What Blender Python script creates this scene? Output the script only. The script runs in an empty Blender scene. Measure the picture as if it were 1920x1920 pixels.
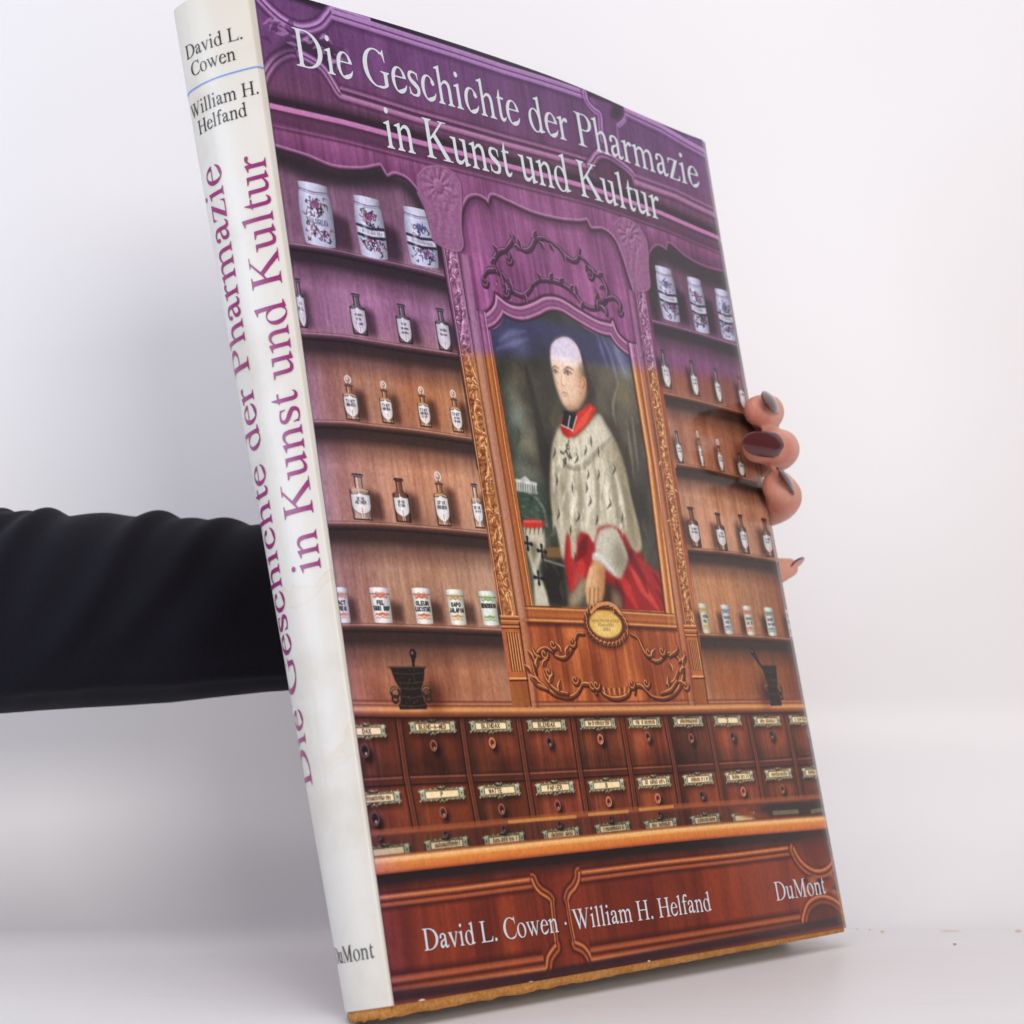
import bpy, bmesh, math
import numpy as np
from mathutils import Vector, Matrix

# ================================================================ camera, lights, exposure
S = bpy.context.scene
CAM_H = 0.1035
cam_d = bpy.data.cameras.new('camera')
cam = bpy.data.objects.new('camera', cam_d); S.collection.objects.link(cam); S.camera = cam
cam_d.sensor_width = 36.0; cam_d.sensor_fit = 'HORIZONTAL'
cam_d.lens = 75.28
cam_d.clip_start = 0.02; cam_d.clip_end = 60.0
cam.location = (0, 0, CAM_H)
cam.rotation_euler = (math.radians(90 + 4.0817), 0, 0)
cam_d.dof.use_dof = True
cam_d.dof.focus_distance = 0.70
cam_d.dof.aperture_fstop = 20.0

world = bpy.data.worlds.new('World'); S.world = world; world.use_nodes = True
bg = world.node_tree.nodes['Background']
bg.inputs['Color'].default_value = (0.84, 0.86, 1.0, 1); bg.inputs['Strength'].default_value = 0.20

def area(name, loc, target, w, h, power, col):
    d = bpy.data.lights.new(name, 'AREA'); d.shape = 'RECTANGLE'; d.size = w; d.size_y = h
    d.energy = power; d.color = col
    o = bpy.data.objects.new(name, d); S.collection.objects.link(o)
    o.location = loc
    o.rotation_euler = (Vector(target) - Vector(loc)).to_track_quat('-Z', 'Y').to_euler()
    return o
# three studio lamps: high front right, cool one on the left, broad one overhead
area('softbox_front', (0.42, -0.90, 0.52), (0.0, 0.75, 0.14), 0.42, 0.42, 11.5, (1.0, 0.945, 0.895))
area('softbox_left', (-1.00, 0.25, 0.34), (-0.10, 0.75, 0.08), 0.5, 0.6, 5.4, (0.66, 0.79, 1.0))
area('softbox_top', (0.00, 0.10, 1.28), (0.0, 0.75, 0.0), 1.5, 1.2, 11.0, (0.98, 0.955, 0.98))

S.view_settings.view_transform = 'Standard'; S.view_settings.look = 'None'
S.view_settings.exposure = 0.08; S.view_settings.gamma = 1.0
S.view_settings.use_curve_mapping = False
S.cycles.max_bounces = 8
S.cycles.use_denoising = True

# ================================================================ helpers
def link(o, parent=None):
    S.collection.objects.link(o)
    if parent: o.parent = parent
    return o
def mesh_obj(name, verts, faces, mat=None, parent=None, smooth=True):
    me = bpy.data.meshes.new(name); me.from_pydata([tuple(map(float, v)) for v in verts], [], [list(map(int, f)) for f in faces]); me.update()
    if mat: me.materials.append(mat)
    if smooth: me.polygons.foreach_set('use_smooth', [True] * len(me.polygons))
    return link(bpy.data.objects.new(name, me), parent)
def grid_faces(nu, nv, wrap=False):
    f = []
    for j in range(nv - 1):
        for i in range(nu if wrap else nu - 1):
            a, b = j * nu + i, j * nu + (i + 1) % nu
            f.append((a, b, b + nu, a + nu))
    return f
def tag(o, label=None, cat=None, group=None, kind=None):
    for k, v in (('label', label), ('category', cat), ('group', group), ('kind', kind)):
        if v: o[k] = v
    return o
def material(name, col=(.8, .8, .8), rough=.5, spec=.5):
    m = bpy.data.materials.new(name); m.use_nodes = True
    b = m.node_tree.nodes['Principled BSDF']
    b.inputs['Base Color'].default_value = (*col, 1); b.inputs['Roughness'].default_value = rough
    b.inputs['Specular IOR Level'].default_value = spec
    return m, m.node_tree, b
def nd(t, typ, **kw):
    n = t.nodes.new(typ)
    for k, v in kw.items():
        if k in n.inputs.keys(): n.inputs[k].default_value = v
        else: setattr(n, k, v)
    return n
def ramp(t, fac, stops):
    n = t.nodes.new('ShaderNodeValToRGB'); e = n.color_ramp.elements
    while len(e) < len(stops): e.new(.5)
    for q, (p, c) in zip(e, stops):
        q.position = p; q.color = (*c, 1) if len(c) == 3 else c
    t.links.new(fac, n.inputs[0]); return n.outputs[0]
def add_bump(t, b, height, strength, dist):
    n = nd(t, 'ShaderNodeBump', Strength=strength, Distance=dist)
    t.links.new(height, n.inputs['Height']); t.links.new(n.outputs[0], b.inputs['Normal']); return n

# ================================================================ table and backdrop
m_table, t, b = material('white_table', (.80, .79, .79), .40, .42)
tc = nd(t, 'ShaderNodeTexCoord'); mp = nd(t, 'ShaderNodeMapping', Scale=(5.0, 90.0, 1.0), Rotation=(0, 0, -.12))
t.links.new(tc.outputs['Object'], mp.inputs[0])
nz = nd(t, 'ShaderNodeTexNoise', Scale=3.0, Detail=5.0, Roughness=.6); t.links.new(mp.outputs[0], nz.inputs['Vector'])
t.links.new(ramp(t, nz.outputs['Fac'], [(.27, (.72, .70, .695)), (.36, (.775, .752, .748)), (.6, (.79, .766, .762))]), b.inputs['Base Color'])
add_bump(t, b, nz.outputs['Fac'], .12, .001)
nx, ny = 60, 30
V = [(-1.3 + 2.3 * i / (nx - 1), -.5 + 1.350 * j / (ny - 1), 0) for j in range(ny) for i in range(nx)]
tag(mesh_obj('tabletop', V, grid_faces(nx, ny), m_table), kind='structure')

m_back, t, b = material('white_backdrop_paper', (.82, .81, .815), .40, .42)
tc = nd(t, 'ShaderNodeTexCoord'); nz = nd(t, 'ShaderNodeTexNoise', Scale=5.0, Detail=4.0); t.links.new(tc.outputs['Object'], nz.inputs['Vector'])
t.links.new(ramp(t, nz.outputs['Fac'], [(.35, (.772, .749, .745)), (.65, (.786, .762, .758))]), b.inputs['Base Color'])
prof = [(.8501 + .090 * math.sin(a), .090 * (1 - math.cos(a))) for a in np.linspace(0.0, math.pi / 2, 40)] + [(.9401, z) for z in np.linspace(.12, 1.5, 20)]
xs = np.linspace(-1.3, .80, 50)
V = [(x, y, z) for (y, z) in prof for x in xs]
tag(mesh_obj('backdrop', V, grid_faces(50, len(prof)), m_back), kind='structure')

# ---------------------------------------------------------------- lettering
# A small serif alphabet drawn from stems, bowls and tapering strokes on a fine
# grid (em units, baseline y = 0), turned into meshes that lie on the jacket.
GS = 150                      # grid cells per em
GX0, GY0, GW, GH = -0.12, -0.26, 1.24, 1.06

class Glyph:
    def __init__(self):
        self.w, self.h = int(GW * GS * 2), int(GH * GS * 2)
        ys, xs = np.mgrid[0:self.h, 0:self.w]
        self.X = (xs + .5) / (2 * GS) + GX0
        self.Y = (ys + .5) / (2 * GS) + GY0
        self.m = np.zeros((self.h, self.w), bool)
    def poly(self, pts, cut=False):
        X, Y = self.X, self.Y
        ins = np.zeros(X.shape, bool)
        n = len(pts)
        for i in range(n):
            x1, y1 = pts[i]; x2, y2 = pts[(i + 1) % n]
            if y1 == y2: continue
            c = (Y >= min(y1, y2)) & (Y < max(y1, y2))
            ins ^= c & (X < x1 + (Y - y1) * (x2 - x1) / (y2 - y1))
        if cut: self.m &= ~ins
        else: self.m |= ins
        return self
    def rect(self, x0, y0, x1, y1, cut=False):
        return self.poly([(x0, y0), (x1, y0), (x1, y1), (x0, y1)], cut)
    def ell(self, cx, cy, rx, ry, cut=False, tilt=0.0):
        dx, dy = self.X - cx, self.Y - cy
        c, s = math.cos(tilt), math.sin(tilt)
        ins = ((dx * c + dy * s) / rx) ** 2 + ((dy * c - dx * s) / ry) ** 2 <= 1
        if cut: self.m &= ~ins
        else: self.m |= ins
        return self
    def ring(self, cx, cy, rx, ry, thick, thin, tilt=0.0, x0=-9, x1=9):
        dx, dy = self.X - cx, self.Y - cy
        c, s = math.cos(tilt), math.sin(tilt)
        o = (dx / rx) ** 2 + (dy / ry) ** 2 <= 1
        i = ((dx * c + dy * s) / (rx - thick)) ** 2 + ((dy * c - dx * s) / (ry - thin)) ** 2 <= 1
        self.m |= o & ~i & (self.X >= x0) & (self.X <= x1)
        return self
    def stroke(self, pts, ws, cut=False):
        p = curve(pts, 14); n = len(p)
        w = np.interp(np.linspace(0, 1, n), np.linspace(0, 1, len(ws)), ws)
        for (x, y), r in zip(p, w):
            i0 = max(0, int((y - r - GY0) * 2 * GS)); i1 = min(self.h, int((y + r - GY0) * 2 * GS) + 2)
            j0 = max(0, int((x - r - GX0) * 2 * GS)); j1 = min(self.w, int((x + r - GX0) * 2 * GS) + 2)
            d = (self.X[i0:i1, j0:j1] - x) ** 2 + (self.Y[i0:i1, j0:j1] - y) ** 2 <= r * r
            if cut: self.m[i0:i1, j0:j1] &= ~d
            else: self.m[i0:i1, j0:j1] |= d
        return self
    def foot(self, x0, x1, y, s=1, l=.055, r=.055, t=.02, b=.06):
        return self.poly([(x0 - l, y), (x1 + r, y), (x1 + r, y + s * t), (x1 + .022, y + s * (t + .010)), (x1, y + s * b),
                          (x0, y + s * b), (x0 - .022, y + s * (t + .010)), (x0 - l, y + s * t)])
    def flag(self, x0, y, x1):           # slanted top serif of a lower case stem
        return self.poly([(x0 - .075, y - .062), (x0 - .075, y - .045), (x0 + .012, y - .012), (x1 - .012, y + .012),
                          (x1, y + .012), (x1, y - .12), (x0, y - .12), (x0 - .002, y - .068)])
    def field(self):
        a = self.m.astype(float)
        a = a.reshape(self.h // 2, 2, self.w // 2, 2).mean((1, 3))
        for ax in (0, 1):
            a = (np.roll(a, 1, ax) + 2 * a + np.roll(a, -1, ax)) / 4
        return a

def curve(pts, n=12):
    """Catmull-Rom through the points."""
    p = np.array(pts, float)
    if len(p) < 3:
        t = np.linspace(0, 1, n * 2)[:, None]
        return p[0] * (1 - t) + p[-1] * t
    q = np.vstack([2 * p[0] - p[1], p, 2 * p[-1] - p[-2]])
    t = np.linspace(0, 1, n, endpoint=False)[:, None]
    out = []
    for i in range(1, len(q) - 2):
        a, b, c, d = q[i - 1], q[i], q[i + 1], q[i + 2]
        out.append(.5 * (2 * b + (c - a) * t + (2 * a - 5 * b + 4 * c - d) * t * t + (3 * b - a - 3 * c + d) * t ** 3))
    out.append(p[-1:])
    return np.vstack(out)

XH, CAP, ASC = .455, .665, .685
LS, CS, HR = .082, .098, .026

def low_arch(g, x0, x1, y=XH):         # the shoulder of n, m, h from stem x0 to stem x1 (left edges)
    g.stroke([(x0 + LS - .01, y - .115), (x0 + .155, y - .045), (x0 + .225, y - .036), (x1 + .02, y - .075), (x1 + LS / 2, y - .17)],
             [.014, .022, .036, .042, .041])
    g.rect(x1, .02, x1 + LS, y - .165)
    g.foot(x1, x1 + LS, 0, 1, .05, .055)

def make_glyph(ch):
    g = Glyph()
    if ch in 'ilnmruhd':
        pass
    if ch == 'i':
        g.rect(.095, .02, .095 + LS, XH - .06).flag(.095, XH, .095 + LS).foot(.095, .095 + LS, 0)
        g.ell(.137, .625, .052, .052); adv = .278
    elif ch == 'l':
        g.rect(.095, .02, .095 + LS, ASC - .06).flag(.095, ASC, .095 + LS).foot(.095, .095 + LS, 0); adv = .278
    elif ch in 'nhm':
        top = ASC if ch == 'h' else XH
        g.rect(.085, .02, .085 + LS, top - .06).flag(.085, top, .085 + LS).foot(.085, .085 + LS, 0, 1, .055, .05)
        low_arch(g, .085, .345); adv = .5
        if ch == 'm':
            low_arch(g, .345, .605); adv = .778
    elif ch == 'r':
        g.rect(.075, .02, .075 + LS, XH - .06).flag(.075, XH, .075 + LS).foot(.075, .075 + LS, 0, 1, .055, .065)
        g.stroke([(.15, XH - .14), (.205, XH - .06), (.265, XH - .035)], [.012, .022, .034])
        g.ell(.288, XH - .048, .047, .045); adv = .333
    elif ch == 'u':
        g.rect(.075, .14, .075 + LS, XH).poly([(.005, XH - .02), (.005, XH), (.12, XH), (.12, XH - .06), (.075, XH - .05)])
        g.rect(.335, .05, .335 + LS, XH).poly([(.255, XH - .02), (.255, XH), (.38, XH), (.38, XH - .06), (.335, XH - .05)])
        g.stroke([(.075 + LS / 2, .16), (.135, .062), (.2, .038), (.27, .06), (.34, .12)], [.041, .042, .036, .024, .013])
        g.poly([(.335, .16), (.335, -.012), (.35, -.012), (.485, .03), (.485, .046), (.335 + LS, .062), (.335 + LS, .16)]); adv = .5
    elif ch == 'd':
        g.ring(.225, .215, .2, .232, .088, .026, .12)
        g.rect(.332, .03, .332 + LS, ASC - .06).flag(.332, ASC, .332 + LS)
        g.rect(.332 + LS, 0, .5, .5, True)
        g.poly([(.332, .16), (.332, -.014), (.35, -.014), (.488, .03), (.488, .046), (.332 + LS, .06), (.332 + LS, .16)]); adv = .5
    elif ch == 'a':
        g.stroke([(.075, .338), (.085, .40), (.15, .438), (.225, .432), (.278, .385), (.288, .32)], [.03, .03, .02, .026, .036, .040])
        g.ell(.078, .345, .044, .046)
        g.rect(.248, .10, .248 + LS, .33)
        g.stroke([(.275, .285), (.19, .248), (.10, .195), (.078, .115)], [.014, .02, .032, .042])
        g.stroke([(.078, .118), (.105, .055), (.16, .048), (.215, .075), (.262, .118)], [.042, .044, .032, .018, .014])
        g.stroke([(.289, .12), (.302, .05), (.345, .034), (.395, .05), (.43, .085)], [.04, .040, .034, .018, .012]); adv = .43
    elif ch in 'ce':
        g.ring(.225, .222, .2, .242, .09, .028, -.12)
        if ch == 'e':
            g.rect(.245, -.1, .6, .262, True)
            g.rect(.06, .262, .405, .29)
        else:
            g.poly([(.245, .22), (.6, .42), (.6, -.1), (.245, -.1)], True)
            g.ell(.350, .345, .048, .048)
        g.stroke([(.18, .018), (.26, .026), (.33, .056), (.38, .10), (.408, .152)], [.018, .040, .034, .02, .009]); adv = .43
    elif ch == 's':
        g.stroke([(.305, .33), (.282, .41), (.20, .436), (.115, .415), (.085, .345), (.13, .275), (.225, .215), (.300, .145), (.275, .05), (.18, .018), (.09, .045), (.062, .14)],
                 [.010, .018, .018, .030, .040, .046, .05, .044, .034, .018, .018, .010])
        g.poly([(.298, .44), (.316, .44), (.318, .30), (.30, .30)]).poly([(.048, .015), (.064, .015), (.070, .155), (.050, .155)]); adv = .37
    elif ch == 't':
        g.rect(.085, .10, .085 + LS, XH - .02)
        g.poly([(.015, XH - .045), (.085, XH - .02), (.15, XH + .14), (.085 + LS, XH + .14), (.085 + LS, XH), (.268, XH), (.268, XH - .04), (.015, XH - .04)])
        g.stroke([(.085 + LS / 2, .12), (.145, .05), (.19, .032), (.24, .048), (.275, .09)], [.041, .042, .036, .02, .010]); adv = .282
    elif ch == 'z':
        g.poly([(.035, .0), (.40, .0), (.415, .135), (.398, .135), (.375, .06), (.32, .028), (.15, .028), (.395, XH), (.05, XH), (.042, XH - .125),
                (.06, XH - .125), (.08, XH - .06), (.125, XH - .028), (.275, XH - .028), (.035, .015)]); adv = .43
    elif ch == 'o':
        g.ring(.25, .222, .222, .242, .088, .026, .14); adv = .5
    elif ch == 'v':
        g.poly([(.04, XH - .02), (.125, XH - .02), (.268, .12), (.275, .12), (.385, XH - .02), (.425, XH - .02), (.268, -.012), (.238, -.012)])
        g.rect(.005, XH - .02, .20, XH).rect(.325, XH - .02, .485, XH)
        g.poly([(.06, XH), (.15, XH), (.262, .11), (.23, .02)]); adv = .48
    elif ch == 'w':
        for dx in (0, .225):
            g.poly([(.035 + dx, XH - .01), (.115 + dx, XH - .01), (.252 + dx, .11), (.36 + dx, XH - .01), (.395 + dx, XH - .01), (.248 + dx, -.012), (.222 + dx, -.012)])
        g.rect(.0, XH - .02, .185, XH).rect(.235, XH - .02, .40, XH).rect(.545, XH - .02, .69, XH); adv = .69
    elif ch == 'f':
        g.rect(.10, .02, .10 + LS, .52).foot(.10, .10 + LS, 0, 1, .06, .075)
        g.rect(.02, XH - .035, .30, XH)
        g.stroke([(.10 + LS / 2, .5), (.16, .60), (.215, .655), (.275, .668), (.318, .645)], [.041, .041, .034, .018, .03])
        g.ell(.318, .632, .042, .042); adv = .325
    elif ch == '.':
        g.ell(.12, .045, .056, .056); adv = .25
    elif ch == '\u00b7':
        g.ell(.14, .245, .05, .05); adv = .28
    elif ch == 'D':
        g.ring(.27, CAP / 2, .43, CAP / 2, .115, .028, 0, .24)
        g.rect(.10, 0.02, .10 + CS, CAP - .02).foot(.10, .10 + CS, 0, 1, .085, .02).foot(.10, .10 + CS, CAP, -1, .085, .02)
        g.rect(.10, 0, .30, .028).rect(.10, CAP - .028, .30, CAP); adv = .735
    elif ch == 'G' or ch == 'C':
        g.ring(.375, CAP / 2, .34, CAP / 2 + .012, .115, .028)
        g.rect(.44, -.1, .9, .42, True).poly([(.44, .30), (.44, .50), (.53, .60), (.64, .60), (.8, .30)], True)
        g.poly([(.600, .685), (.614, .685), (.630, .455), (.612, .455), (.585, .545), (.53, .61), (.555, .63)])
        if ch == 'C':
            g.stroke([(.41, .008), (.50, .020), (.58, .066), (.625, .12), (.648, .18)], [.024, .028, .024, .014, .009]); adv = .667
        else:
            g.rect(.55, .055, .55 + CS, .27).foot(.55, .55 + CS, .295, -1, .08, .06, .02, .05)
            g.stroke([(.41, .004), (.50, .008), (.59, .04), (.63, .066)], [.022, .024, .024, .02]); adv = .735
    elif ch == 'P':
        g.ring(.30, .49, .235, .175, .10, .027, 0, .27)
        g.rect(.10, .02, .10 + CS, CAP - .02).foot(.10, .10 + CS, 0, 1, .085, .09).foot(.10, .10 + CS, CAP, -1, .085, .02)
        g.rect(.10, CAP - .027, .31, CAP).rect(.16, .315, .31, .342); adv = .556
    elif ch == 'L':
        g.rect(.10, .02, .10 + CS, CAP - .02).foot(.10, .10 + CS, 0, 1, .085, .02).foot(.10, .10 + CS, CAP, -1, .085, .085)
        g.poly([(.15, 0), (.575, 0), (.602, .17), (.582, .17), (.54, .075), (.46, .03), (.15, .03)]); adv = .611
    elif ch == 'H':
        for x in (.10, .525):
            g.rect(x, .02, x + CS, CAP - .02).foot(x, x + CS, 0, 1, .08, .08).foot(x, x + CS, CAP, -1, .08, .08)
        g.rect(.15, .325, .56, .36); adv = .722
    elif ch == 'K':
        g.rect(.10, .02, .10 + CS, CAP - .02).foot(.10, .10 + CS, 0, 1, .065, .08).foot(.10, .10 + CS, CAP, -1, .065, .08)
        g.poly([(.19, .31), (.19, .35), (.52, CAP - .015), (.575, CAP - .015), (.285, .375)])
        g.poly([(.255, .385), (.335, .435), (.665, .03), (.665, .01), (.545, .01)])
        g.rect(.445, CAP - .02, .665, CAP).rect(.455, 0, .73, .02).poly([(.54, .02), (.60, .09), (.67, .02)]); adv = .722
    elif ch == 'M':
        g.rect(.125, .02, .155, CAP - .02).rect(.655, .02, .655 + CS, CAP - .02)
        g.poly([(.10, CAP), (.215, CAP), (.455, .13), (.68, CAP), (.70, CAP), (.70, CAP - .12), (.435, -.005), (.415, -.005), (.145, CAP - .10)])
        g.foot(.125, .155, 0, 1, .085, .085).foot(.655, .655 + CS, 0, 1, .085, .085)
        g.rect(.03, CAP - .02, .20, CAP).rect(.68, CAP - .02, .85, CAP); adv = .889
    elif ch == 'W':
        for dx in (0, .30):
            g.poly([(.07 + dx, CAP - .01), (.175 + dx, CAP - .01), (.345 + dx, .16), (.50 + dx, CAP - .01), (.538 + dx, CAP - .01), (.328 + dx, -.012), (.302 + dx, -.012)])
        g.rect(.005, CAP - .02, .245, CAP).rect(.30, CAP - .02, .555, CAP).rect(.735, CAP - .02, .925, CAP); adv = .93
    else:
        adv = .25
    return g.field(), adv

_gl = {}
def glyph_mesh(ch):
    """Filled contour of one glyph: vertices in em units and faces (runs of full cells, cut cells at the outline)."""
    if ch in _gl: return _gl[ch]
    F, adv = make_glyph(ch)
    h, w = F.shape
    V = []; idx = {}; faces = []
    def vid(x, y):
        k = (round(x, 4), round(y, 4))
        if k not in idx:
            idx[k] = len(V); V.append(((x + .5) / GS + GX0, (y + .5) / GS + GY0))
        return idx[k]
    F = F - .06                                # a slightly lighter cut of the letters
    ins = F >= .5
    full = ins[:-1, :-1] & ins[1:, :-1] & ins[:-1, 1:] & ins[1:, 1:]
    some = ins[:-1, :-1] | ins[1:, :-1] | ins[:-1, 1:] | ins[1:, 1:]
    for y in range(h - 1):
        if not some[y].any(): continue
        x = 0
        while x < w - 1:
            if full[y, x]:
                x2 = x
                while x2 < w - 1 and full[y, x2] and x2 - x < 12: x2 += 1
                faces.append([vid(x, y), vid(x2, y), vid(x2, y + 1), vid(x, y + 1)])
                x = x2; continue
            if some[y, x]:
                c = [(x, y), (x + 1, y), (x + 1, y + 1), (x, y + 1)]
                f = []
                for k in range(4):
                    a, b = c[k], c[(k + 1) % 4]
                    fa, fb = F[a[1], a[0]], F[b[1], b[0]]
                    if fa >= .5: f.append(vid(*a))
                    if (fa >= .5) != (fb >= .5):
                        t = (.5 - fa) / (fb - fa)
                        f.append(vid(a[0] + (b[0] - a[0]) * t, a[1] + (b[1] - a[1]) * t))
                f = [q for i, q in enumerate(f) if q != f[i - 1]]
                if len(f) >= 3: faces.append(f)
            x += 1
    _gl[ch] = (np.array(V).reshape(-1, 2), faces, adv)
    return _gl[ch]

def text_mesh(s, track=0.0):
    """Vertices (x along the line, y up, em units), faces, total advance."""
    VV, FF, x, n = [], [], 0.0, 0
    for ch in s:
        if ch == ' ':
            x += .25 + track; continue
        V, F, adv = glyph_mesh(ch)
        VV.append(V + [x, 0]); FF += [[i + n for i in f] for f in F]
        n += len(V); x += adv + track
    return np.vstack(VV), FF, x - track

# ---------------------------------------------------------------- the printed cover picture
# The jacket carries a printed photograph of an old pharmacy.  It is painted here, shape by
# shape, on a flat sheet measured in millimetres (u to the right, v down).
CW, CH = 240.7, 315.0
PX = 6.2                                   # sheet pixels per millimetre
NW, NH = int(CW * PX), int(CH * PX)
QUAD = [(474, -30), (1322, 242), (1595, 1738), (740, 1885)]      # cover corners on the reference sheet

def homog(src, dst):
    A, b = [], []
    for (x, y), (u, v) in zip(src, dst):
        A.append([x, y, 1, 0, 0, 0, -u * x, -u * y]); b.append(u)
        A.append([0, 0, 0, x, y, 1, -v * x, -v * y]); b.append(v)
    return np.append(np.linalg.solve(np.array(A, float), np.array(b, float)), 1).reshape(3, 3)
HM = homog(QUAD, [(0, 0), (CW, 0), (CW, CH), (0, CH)])

def sstep(a, b, x):
    t = np.clip((x - a) / (b - a), 0, 1)
    return t * t * (3 - 2 * t)

def jacket_warp(u, v):
    """In-plane slack of the paper near the top edge, in mm (du, dv)."""
    k = np.exp(-np.maximum(v, 0) / 55.0)
    a = sstep(.55, 1.0, u / CW)
    dv = 4.6 * a ** 1.6 * k - 2.2 * np.sin(np.clip(u / CW / .8, 0, 1) * np.pi) * k
    du = 1.7 * a * k
    return du, dv

def Q(*pts):
    """Reference-sheet points -> cover millimetres."""
    p = np.array(pts, float).reshape(-1, 2)
    w = np.c_[p, np.ones(len(p))] @ HM.T
    m = w[:, :2] / w[:, 2:]
    r = m.copy()
    for _ in range(2):
        du, dv = jacket_warp(r[:, 0], r[:, 1])
        r = m - np.c_[du, dv]
    return r

rng = np.random.default_rng(7)

def resize(a, h, w):
    ys = np.linspace(0, a.shape[0] - 1.001, h); xs = np.linspace(0, a.shape[1] - 1.001, w)
    y0 = ys.astype(int); x0 = xs.astype(int)
    fy = (ys - y0)[:, None]; fx = (xs - x0)[None]
    fy = fy * fy * (3 - 2 * fy); fx = fx * fx * (3 - 2 * fx)
    t = a[y0][:, x0] * (1 - fx) + a[y0][:, x0 + 1] * fx
    b = a[y0 + 1][:, x0] * (1 - fx) + a[y0 + 1][:, x0 + 1] * fx
    return t * (1 - fy) + b * fy

def noise(cx, cy, octaves=3, h=None, w=None):
    """Value noise, cells of cx by cy mm, roughly -1..1."""
    h = h or NH; w = w or NW
    out = np.zeros((h, w)); amp = 1.0; tot = 0
    for o in range(octaves):
        nx = max(2, int(w / (cx * PX) * 2 ** o) + 2); ny = max(2, int(h / (cy * PX) * 2 ** o) + 2)
        out += amp * resize(rng.uniform(-1, 1, (ny, nx)), h, w); tot += amp; amp *= .6
    return out / tot * 1.6

def blur(a, s):
    """Separable gaussian, s in pixels."""
    if s < .3: return a
    r = int(3 * s) + 1
    k = np.exp(-.5 * (np.arange(-r, r + 1) / s) ** 2); k /= k.sum()
    for ax in (0, 1):
        p = np.pad(a, [(r, r) if i == ax else (0, 0) for i in range(a.ndim)], mode='edge')
        o = np.zeros_like(a)
        n = a.shape[ax]
        for i, kv in enumerate(k):
            o += kv * (p[i:i + n] if ax == 0 else p[:, i:i + n])
        a = o
    return a

img = np.zeros((NH, NW, 3))
YY, XX = np.mgrid[0:NH, 0:NW]
MU, MV = (XX + .5) / PX, (YY + .5) / PX
C = lambda *c: np.array(c, float) / 255.0

def window(u0, v0, u1, v1, pad=0):
    x0 = max(0, int((u0 - pad) * PX) - 1); x1 = min(NW, int((u1 + pad) * PX) + 2)
    y0 = max(0, int((v0 - pad) * PX) - 1); y1 = min(NH, int((v1 + pad) * PX) + 2)
    return (slice(y0, y1), slice(x0, x1)) if x1 > x0 and y1 > y0 else None

def mask_poly(pts, soft=0.0):
    """Antialiased coverage of a polygon (mm); soft = blur in mm."""
    p = np.asarray(pts, float)
    sl = window(p[:, 0].min(), p[:, 1].min(), p[:, 0].max(), p[:, 1].max(), soft * 3)
    if sl is None: return None, None
    h, w = sl[0].stop - sl[0].start, sl[1].stop - sl[1].start
    ox, oy = sl[1].start, sl[0].start
    q = p * PX - [ox, oy]
    SUB = 3
    acc = np.zeros((h, w + 2))
    a = q; b = np.roll(q, -1, 0)
    for k in range(h * SUB):
        y = (k + .5) / SUB
        c = ((a[:, 1] <= y) & (b[:, 1] > y)) | ((b[:, 1] <= y) & (a[:, 1] > y))
        if not c.any(): continue
        xs = np.sort(a[c, 0] + (y - a[c, 1]) * (b[c, 0] - a[c, 0]) / (b[c, 1] - a[c, 1]))
        xs = np.clip(xs, 0, w)
        row = acc[k // SUB]
        for i in range(0, len(xs) - 1, 2):
            for xx, sg in ((xs[i], 1), (xs[i + 1], -1)):
                j = int(xx); f = xx - j
                row[j] += sg * (1 - f); row[j + 1] += sg * f
    m = np.clip(np.cumsum(acc, 1)[:, :w] / SUB, 0, 1)
    if soft > 0: m = blur(m, soft * PX)
    return m, sl

def lay(m, sl, col, a=1.0):
    if m is None: return
    m = (m * a)[..., None]
    c = np.asarray(col)
    if c.ndim == 3 and c.shape[:2] == (NH, NW): c = c[sl]
    img[sl] = img[sl] * (1 - m) + c * m

def fill(pts, col, soft=0.0, a=1.0):
    m, sl = mask_poly(pts, soft); lay(m, sl, col, a)

def shade(pts, k, soft=0.0):
    """Multiply the picture inside a polygon."""
    m, sl = mask_poly(pts, soft)
    if m is not None: img[sl] *= 1 + m[..., None] * (np.asarray(k) - 1)

def ellipse(cu, cv, ru, rv, n=28, rot=0.0, a0=0, a1=2 * math.pi):
    t = np.linspace(a0, a1, n, endpoint=a1 - a0 < 6.28)
    x, y = ru * np.cos(t), rv * np.sin(t)
    c, s = math.cos(rot), math.sin(rot)
    return np.c_[cu + x * c - y * s, cv + x * s + y * c]

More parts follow.
